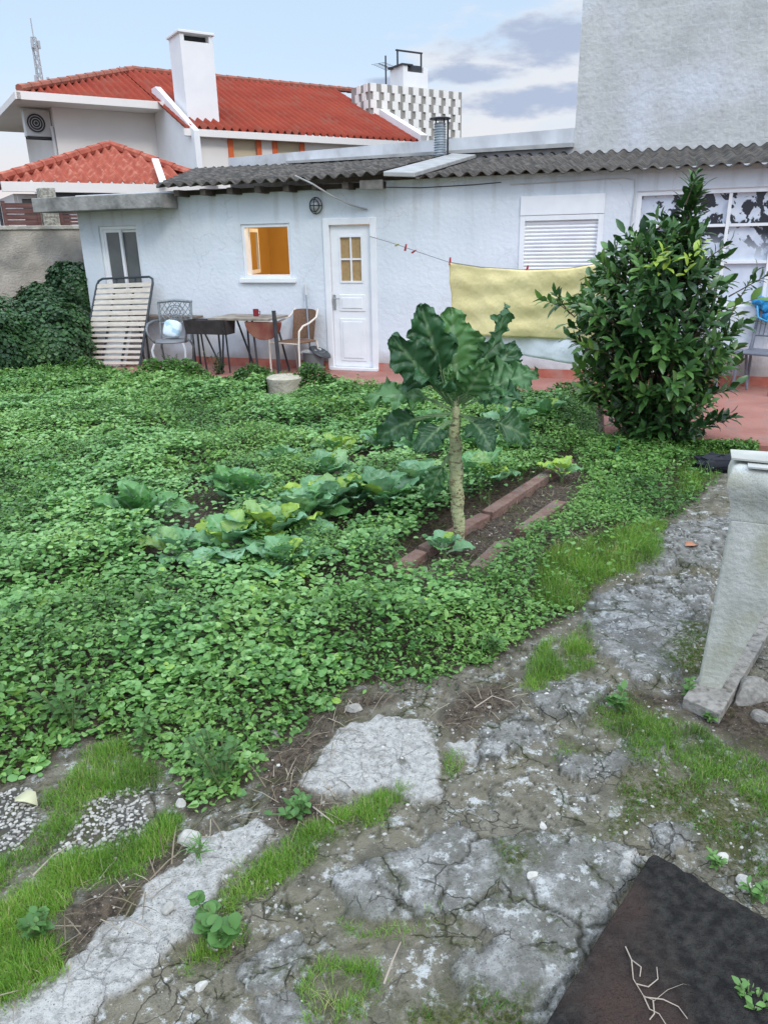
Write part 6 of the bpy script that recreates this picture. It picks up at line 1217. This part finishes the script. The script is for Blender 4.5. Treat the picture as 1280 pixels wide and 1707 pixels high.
# ---- big leaves: cabbages and the tree kale
def leafgrid(base, tip, wid, nrm, ruffle, curl, pet, seed, nu=22, nv=13, fr=5.0, cup=.15):
    """one broad leaf as grid; returns V, F, rib. base->tip line bends by curl; pet = petiole share"""
    r = np.random.default_rng(seed); b, t = np.array(base, float), np.array(tip, float); ax = t - b; L_ = np.linalg.norm(ax); ax /= L_; nr = np.array(nrm, float); nr -= ax * nr.dot(ax); nr /= np.linalg.norm(nr); sd_ = np.cross(nr, ax)
    U, Vv = np.meshgrid(np.linspace(0, 1, nu), np.linspace(-1, 1, nv), indexing='ij'); q = np.clip((U - pet) / (1 - pet), 0, 1)
    prof = np.sin(np.pi * np.clip(q, 0, 1) ** .72) ** .62 * (1 + .10 * np.sin(q * 17 + seed) * (q > .05)); prof = np.where(q > 0.93, prof * .95 + .05, prof); w_ = np.where(q > 0, wid * .5 * prof, 0) + .012 * (1 - q * .8)
    ph = r.uniform(0, 6.28, 4); ed = np.abs(Vv)
    lob = 1 + (.10 * np.sin(U * 15 + ph[0] + np.sign(Vv) * 2) + .07 * np.sin(U * 41 + ph[1])) * ed ** 2
    rf = ruffle * L_ * ed ** 3 * (np.sin(U * fr * 6.28 + ph[1] + Vv * 2) + .7 * np.sin(U * fr * 13.3 + ph[2] - Vv * 3) + .35 * np.sin(U * fr * 29 + ph[0])) * (q > 0) * np.clip(q * 4, 0, 1)
    bl2 = -.010 * L_ / .3 * np.clip(1 - np.abs(((U * 7 - ed * 1.2) % 1) - .5) * 4, 0, 1) * (q > 0) * (ed > .06) + .004 * L_ / .3 * np.sin(U * 31 + ph[3] + 6 * Vv)
    up_ = curl * L_ * (4 * U * (1 - U)) + rf + bl2 + cup * wid * (ed ** 1.6) * prof
    rag = rng.normal(0, .012 * L_, U.shape) * (ed > .9) * (q > 0)
    P = b + ax * ((U * L_) + rag)[..., None] + sd_ * (Vv * w_ * lob)[..., None] + nr * up_[..., None]
    rib = np.clip(1 - ed / np.where(q > 0, .16, 2), 0, 1) * (1 - .6 * q); vein = np.clip(1 - np.abs(((U * 7 - ed * 1.2) % 1) - .5) * 9, 0, 1) * (ed < .8) * (q > 0) * .30 * (1 - ed); rib = np.maximum(rib, vein); rib = np.where(q <= 0, 1, rib)
    i = (np.arange(nu - 1)[:, None] * nv + np.arange(nv - 1)[None]).ravel(); return P.reshape(-1, 3), np.stack([i, i + nv, i + nv + 1, i + 1], 1), rib.ravel()
def leafset(name, L_, m_, parent, tints):
    Vs, Fs, Rs, Ts = [], [], [], []; k = 0
    for (V, Fi, r), t in zip(L_, tints): Vs.append(V); Fs.append(Fi + k); k += len(V); Rs.append(r); Ts.append(np.full(len(V), t))
    return npmesh(name, np.concatenate(Vs), np.concatenate(Fs), m_, parent, {'tint': np.concatenate(Ts), 'rib': np.concatenate(Rs)})
def cabbage(px, py, sc, nl, lab, seed, tint=.5, erect=.5):
    sc *= 1.12; nl += 4; tint = min(1, tint + .08); erect = min(1.0, erect + .38)
    r = np.random.default_rng(seed); p = gnd(px, py, 0); z0 = sz(p.x, p.y) + .01; t = thing('cabbage_plant', lab, 'cabbage', FG, (p.x, p.y, z0), group='young cabbages in the plot'); Ls, Tn = [], []
    MB().tube([(p.x, p.y, z0 - .02), (p.x + .005, p.y, z0 + .06 * sc / .3)], [.014, .010], 7).build('stem', M_vine, t)
    for i in range(nl):
        a = i * 2.4 + r.uniform(-.3, .3); u = i / max(1, nl - 1); el = erect * (.35 + .9 * u) + r.uniform(-.12, .12); L2 = sc * (1 - .35 * u) * r.uniform(.85, 1.15); b = np.array((p.x, p.y, z0 + .02 + .05 * u)); d = np.array((math.cos(a) * math.cos(el), math.sin(a) * math.cos(el), math.sin(el)))
        Ls.append(leafgrid(b, b + d * L2, L2 * r.uniform(.55, .72), (-math.cos(a) * math.sin(el), -math.sin(a) * math.sin(el), math.cos(el)), .030, .10, .34, seed * 50 + i, nu=21, nv=13, fr=2.6, cup=.16)); Tn.append(np.clip(r.normal(tint - .10, .20), 0, 1))
    leafset('leaves', Ls, M_cab, t, Tn)
for a in ((235, 885, .34, 9, 'broad light green cabbage at the left end of the bed', 31, .42, .7), (225, 905, .20, 5, 'small blue-grey cabbage in front of the broad light green one at the left', 32, .85, .3), (300, 940, .25, 6, 'flat blue-green cabbage on the bare soil at the left', 33, .8, .3), (345, 965, .18, 5, 'tiny cabbage at the front edge of the bare soil', 34, .8, .3),
          (385, 930, .30, 8, 'yellow-green cabbage between bare soil and the dense row', 35, .95, .4), (415, 850, .34, 9, 'leafy green cabbage behind the soil hollow', 36, .55, .8), (380, 835, .26, 7, 'small cabbage at the edge of the leafy carpet, behind the hollow', 37, .6, .7), (455, 915, .34, 9, 'blue-green cabbage at the front of the dense row', 38, .82, .6),
          (505, 890, .34, 8, 'grey-green cabbage in the middle of the dense row', 39, .75, .6), (475, 960, .26, 7, 'pale cabbage nearest the camera, half hidden in grass', 40, .8, .5), (545, 870, .34, 9, 'yellow-green cabbage in the middle of the dense row', 41, .95, .7), (590, 855, .30, 8, 'veined blue-green cabbage in the dense row', 42, .82, .6),
          (635, 860, .34, 8, 'tall yellow-green cabbage left of the kale stem', 43, .92, .8), (690, 840, .32, 8, 'blue-green cabbage just left of the kale stem', 44, .8, .6), (545, 812, .28, 7, 'veined pale cabbage at the back of the dense row', 45, .8, .6), (470, 790, .24, 7, 'small light cabbage at the carpet edge, behind the dense row', 46, .7, .7),
          (560, 775, .26, 7, 'yellowish cabbage near the dark soil strip', 47, .95, .7), (640, 760, .28, 7, 'grey-green cabbage behind the dark soil strip', 48, .6, .6), (690, 775, .28, 7, 'green cabbage on the dark soil strip', 49, .6, .6), (715, 730, .30, 7, 'dark green cabbage behind the kale', 50, .35, .6),
          (800, 820, .32, 8, 'blue-grey cabbage right of the kale stem', 51, .85, .55), (795, 770, .30, 8, 'dark cabbage right of the kale, further back', 52, .4, .6), (850, 730, .32, 8, 'pale green cabbage between the kale and the shrub', 53, .75, .6), (905, 715, .30, 8, 'grey-green cabbage left of the shrub foot', 54, .7, .6), (935, 800, .18, 5, 'small silvery cabbage on the right kerb', 55, .95, .3), (740, 930, .15, 5, 'tiny cabbage at the foot of the kale stem', 56, .7, .4)): cabbage(*a)
# ---- tree kale
kp = gnd(768, 908); kz = sz(kp.x, kp.y); kale = thing('tree_kale', 'tall kale with a bare pale stem and crown of ruffled dark leaves', 'kale plant', FG, (kp.x, kp.y, kz))
def kat(px, py, dy=0.0): return atdist(px, py, kp.y + dy)
S0, S1, S2_, S3 = Vector((kp.x, kp.y, kz - .05)), kat(760, 800), kat(758, 720), kat(762, 640, .02)
sv = MB(); pts = []; rr_ = []
for i in range(60):
    u = i / 59; p_ = S0.lerp(S1, u * 2.2) if u < .4545 else S1.lerp(S2_, (u - .4545) / .3) if u < .7545 else S2_.lerp(S3, (u - .7545) / .2455); pts.append(p_ + Vector((.004 * math.sin(u * 40), 0, 0))); rr_.append((.026 + .012 * math.sin(math.pi * min(1, u * 1.1)) - .010 * max(0, u - .7) / .3) * (1 + .09 * (i % 2)))
sv.tube(pts, rr_, 14)
M_stem = mat('pale_kale_stem', (.52, .53, .30), (.36, .38, .19), rough=.75, scale=26, bump=.8, c3=(.14, .12, .07), s3=26, stretch=(1, 1, 2.2))
stem = sv.build('stem', M_stem, kale, smooth=True)
sc_ = MB()
for i in range(70):
    u = random.uniform(.12, .8); a = random.uniform(0, 6.28); k_ = int(u * 59); c = pts[k_]; r0 = rr_[k_]; o_ = Vector((math.cos(a), math.sin(a), 0)); sc_.tube([c + o_ * (r0 * .8), c + o_ * (r0 + .006)], [.009, .006], 6)
sc_.build('leaf_scars', mat('brown_leaf_scar', (.24, .19, .11), rough=.9), stem)
KL = [  # tip px, depth offset, base px, width, normal, tint, petiole share, curl
    ((700, 506), -.03, (752, 668), .30, (-.3, -1, .15), .45, .34, .04), ((652, 560), -.08, (750, 672), .30, (-.5, -.9, .5), .30, .34, .06), ((752, 512), .04, (760, 662), .38, (.05, -1, .25), .92, .24, .03),
    ((846, 508), .02, (770, 660), .20, (.80, -.5, .2), .50, .36, .05), ((862, 575), .16, (768, 664), .26, (.5, -.8, .5), .35, .36, .06), ((897, 622), -.06, (770, 672), .30, (.1, -.7, .9), .65, .34, .10), ((872, 668), -.22, (770, 680), .24, (.3, -.6, .9), .35, .36, .12),
    ((690, 628), -.28, (755, 676), .28, (-.2, -.5, 1), .40, .34, .10), ((608, 668), -.08, (752, 684), .28, (-.1, -.5, 1), .80, .36, .14), ((628, 735), .04, (752, 690), .24, (-.3, -.8, .6), .40, .42, .20), ((695, 755), -.20, (756, 700), .20, (-.3, -.9, .5), .30, .42, .16),
    ((712, 838), .02, (757, 745), .15, (-.5, -.9, .2), .60, .34, .12), ((820, 752), -.22, (766, 690), .22, (.3, -.9, .5), .30, .38, .16), ((884, 735), .14, (768, 694), .24, (.2, -.8, .6), .50, .44, .14),
    ((720, 590), .26, (758, 664), .28, (-.1, -.8, .5), .35, .30, .05), ((812, 600), -.20, (764, 672), .24, (.3, -1, .6), .70, .30, .08), ((800, 575), .28, (764, 662), .28, (.1, -.7, .6), .40, .30, .05),
    ((750, 618), -.14, (760, 668), .13, (0, -1, .3), .95, .15, .04), ((778, 622), .02, (762, 668), .13, (.3, -1, .2), .85, .15, .04), ((738, 622), .06, (759, 670), .13, (-.4, -1, .2), .7, .15, .04)]
for i, (tp, dy, bs_, wd, nr, tn, pet, cu) in enumerate(KL):
    b_ = kat(*bs_); t_ = kat(*tp, dy); V, Fi, r = leafgrid(b_, t_, wd * .76, nr, .055, cu, pet, 700 + i, nu=56, nv=25, fr=3.2 + (i % 3) * .8, cup=.10); leafset('leaf', [(V, Fi, r)], M_kale, kale, [tn])
# ---- the evergreen shrub
shp = gnd(1092, 738); shz = 0.0; sh_ = thing('evergreen_shrub', 'tall dark evergreen shrub with pointed glossy leaves in front of the sheets and grid window', 'shrub', FG, (shp.x, shp.y, shz))
def sat(px, py, dy=0.0): return atdist(px, py, shp.y + dy)
prof_ = [(738, 1040, 1175), (700, 1010, 1190), (660, 985, 1205), (620, 965, 1212), (580, 962, 1216), (540, 952, 1226), (500, 945, 1222), (460, 962, 1205), (430, 990, 1188), (400, 1022, 1178), (370, 1070, 1172), (340, 1120, 1170), (315, 1142, 1168), (290, 1152, 1164)]
r = np.random.default_rng(11); bw2 = MB(); tips = []
def prx(y): 
    for (ya, a0, a1_), (yb, b0, b1) in zip(prof_[:-1], prof_[1:]):
        if yb <= y <= ya: f = (ya - y) / (ya - yb); return a0 + (b0 - a0) * f, a1_ + (b1 - a1_) * f
    return 1148, 1170
C, D, Nn, Sz, Tn = [], [], [], [], []
def twigleaves(a, b_, n, ls, tn, rr):
    ax = (b_ - a); Ln = ax.length; ax.normalize(); sd_ = ax.cross(Vector((0, 0, 1))); sd_ = sd_.normalized() if sd_.length > .05 else Vector((1, 0, 0)); u2 = sd_.cross(ax)
    for j in range(n):
        u = (j + .6) / n; t_ = j * 2.4 + rr.uniform(-.4, .4); q = a + ax * (Ln * u); o_ = sd_ * math.cos(t_) + u2 * math.sin(t_); opn = .95 - .5 * u; d = (ax * (1 - opn * .62) + o_ * opn + Vector((0, 0, -.32 + .30 * u))).normalized(); nn = (ax - d * ax.dot(d)); nn = nn.normalized() * .6 + Vector((0, 0, .75)) + Vector(rr.normal(0, .18, 3)); C.append(tuple(q)); D.append(tuple(d)); Nn.append(tuple(nn)); Sz.append(ls * rr.uniform(.65, 1.2)); Tn.append(np.clip(rr.normal(tn, .15), 0, .92))
trunk = [(shp.x + dx, shp.y + dy) for dx, dy in ((0, 0), (-.10, .06), (.09, .04), (.03, -.08), (-.04, -.05), (.12, -.05))]
stems = []
for k, (x_, y_) in enumerate(trunk):
    tx, ty_ = (1100, 420) if k == 0 else ((1160, 340), (1010, 480), (1190, 470), (960, 560), (1130, 390))[k - 1]; e = sat(tx, ty_, r.uniform(-.25, .25)); b0 = Vector((x_, y_, -.02)); c1_ = b0.lerp(e, .35) + Vector((r.normal(0, .04), r.normal(0, .04), .05)); c2_ = b0.lerp(e, .7) + Vector((r.normal(0, .05), r.normal(0, .05), .03)); bw2.tube([b0, c1_, c2_, e], [.026, .020, .013, .006], 8); stems.append((b0, c1_, c2_, e))
NT = 600
for k in range(NT):
    while True:
        y = 735 - 445 * r.random(); a0, a1_ = prx(y)
        cx = (a0 + a1_) / 2; hw2 = (a1_ - a0) / 2
        if r.random() < ((a1_ - a0) / 260) ** 1.5 * (1.3 if y > 600 else .85) + .03: break
    rad_ = hw2 * .0055
    th = r.uniform(0, 2 * math.pi); q = math.sqrt(r.uniform(.10, 1)) * (1.0 if r.random() < .6 else r.uniform(1.0, 1.32)) * (.80 + .30 * fbm(np.array([th * 1.3]), np.array([y * .012]), 1.4, 2, 9)[0] * 1.0); P0 = sat(cx, y); dep = rad_ * .85
    tip = P0 + Vector((math.cos(th) * rad_ * q, math.sin(th) * dep * q, 0)); root = P0.lerp(Vector((shp.x, shp.y, max(.05, tip.z - .3))), .45) if q > .5 else P0; dr_ = (tip - Vector((root.x, root.y, tip.z - .18 - .25 * r.random()))).normalized()
    low = tip.z < .45; Lt = r.uniform(.16, .32); a = tip - dr_ * Lt; bw2.tube([a - dr_ * .12 - Vector((0, 0, .05)), a, tip], [.006, .004, .002], 5)
    tn = .44 + .44 * (vn(np.array([tip.x * 3]), np.array([tip.z * 3 + tip.y * 2]), 5)[0] - .5) * 2 + (.14 if q > .8 else -.05) - (.18 if low else 0)  # outer twigs painted lighter as if lit, inner and low ones as if shaded
    yl_ = sat(1118, 440); 
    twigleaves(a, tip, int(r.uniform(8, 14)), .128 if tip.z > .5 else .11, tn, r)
for (px, py, n) in ((1105, 445, 3), (1135, 430, 2), (1150, 470, 1)):
    for j in range(n):
        q = sat(px + r.uniform(-20, 20), py + r.uniform(-15, 15), -.42); k_ = len(C); twigleaves(q, q + Vector((r.uniform(-.08, .08), -.1, .1)), 5, .10, .5, r)
        for z_ in range(k_, len(C)): Tn[z_] = 1.0
for (pa, pb) in (((1220, 520), (1262, 445)), ((1240, 480), (1285, 455)), ((940, 510), (925, 490)), ((1150, 320), (1163, 285)), ((1170, 700), (1215, 690)), ((1175, 660), (1218, 650)), ((1180, 430), (1215, 405))):
    a, b_ = sat(*pa, -.1), sat(*pb, -.15); bw2.tube([a - (b_ - a) * .6, a, b_], [.007, .005, .003], 5); twigleaves(a, b_, 12, .10, .35, r)
bw2.build('branches', M_twig, sh_, smooth=True); n = len(C)
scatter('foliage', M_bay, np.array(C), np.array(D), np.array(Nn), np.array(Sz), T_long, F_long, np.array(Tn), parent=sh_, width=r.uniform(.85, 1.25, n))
# turquoise label stake at the foot
q = gnd(1027, 752); tag(MB().bar((q.x, q.y, -.02), (q.x + .02, q.y, .10), .022, .006, (0, 1, 0)).build('plant_stake', mat('turquoise_plastic', (.03, .38, .42), rough=.4), None), 'small turquoise stake stuck in the soil at the left foot of the shrub', 'stake')
# ---- ivy hedge at the left
def hedge(name, lab, boxes, nlv, seed, tint, ls, parent_loc):
    r = np.random.default_rng(seed); t = thing(name, lab, 'hedge', FG, parent_loc); Cx, Dx, Nx, Tx = [], [], [], []; br = MB()
    for (c, rd, w_) in boxes:
        n = int(nlv * w_); d = r.normal(0, 1, (n, 3)); d[:, 1] -= .35; d /= np.linalg.norm(d, axis=1, keepdims=True); rad2 = (r.random(n) ** .33) * .35 + .68; lumps = 1 + .22 * (fbm(d[:, 0] * 2 + c[0], d[:, 2] * 2 + d[:, 1], 2.2, 3, seed) - .5) * 2
        P = np.array(c) + d * np.array(rd) * (rad2 * lumps)[:, None]; k = P[:, 2] > .02; P, d2 = P[k], d[k]; n = len(P)
        nn = d2 + np.array([0, 0, .5]) + r.normal(0, .35, (n, 3)); dd = np.stack([r.normal(0, 1, n), r.normal(0, 1, n), r.normal(-.5, .5, n)], 1); Cx.append(P); Dx.append(dd - nn * ((dd * nn).sum(1) / (nn * nn).sum(1))[:, None]); Nx.append(nn); Tx.append(np.clip(tint + .5 * (fbm(P[:, 0] + P[:, 1], P[:, 2], 2.5, 3, seed + 2) - .5) * 2 + r.normal(0, .14, n), 0, .97))
        for j in range(26):
            a = r.uniform(0, 6.28); e = Vector(c) + Vector((math.cos(a) * rd[0] * .8, math.sin(a) * rd[1] * .7, rd[2] * r.uniform(-.3, .8))); b0 = Vector((c[0] + r.normal(0, .15), c[1] + r.normal(0, .1), 0)); br.tube([b0, b0.lerp(e, .5) + Vector((0, 0, .1)), e], [.02, .012, .005], 5)
    br.build('branches', M_twig, t); Cx = np.concatenate(Cx); n = len(Cx); scatter('foliage', M_ivy, Cx, np.concatenate(Dx), np.concatenate(Nx), ls * r.uniform(.6, 1.3, n), T_oval, F_oval, np.concatenate(Tx), parent=t, width=np.full(n, 1.45))
def hp(px, py, d): p = atdist(px, py, d); return (p.x, p.y, p.z)
hc = atdist(75, 540, 11.2)
hedge('clipped_hedge', 'dense dark green hedge at the left edge below the boundary wall', [((atdist(10, 540, 11.0).x - .3, 11.0, .42), (.90, .6, .70), 1.2), ((atdist(75, 540, 11.3).x, 11.3, .42), (.62, .55, .62), 1.0), ((atdist(118, 545, 11.6).x, 11.6, .35), (.30, .45, .58), .7), ((atdist(-60, 540, 10.6).x, 10.6, .45), (.8, .7, .70), .9)], 9500, 61, .42, .058, (hc.x, 11.2, 0))
iv = atdist(110, 440, 12.3); hedge('ivy_mound', 'darker ivy climbing the boundary wall beside the house corner', [((atdist(118, 450, 12.4).x, 12.35, 1.18), (.36, .25, .36), .8), ((atdist(70, 470, 12.1).x, 12.1, .98), (.42, .25, .26), .6), ((atdist(138, 480, 12.5).x, 12.45, .8), (.26, .25, .7), .6)], 7500, 62, .30, .055, (iv.x, 12.3, 0))
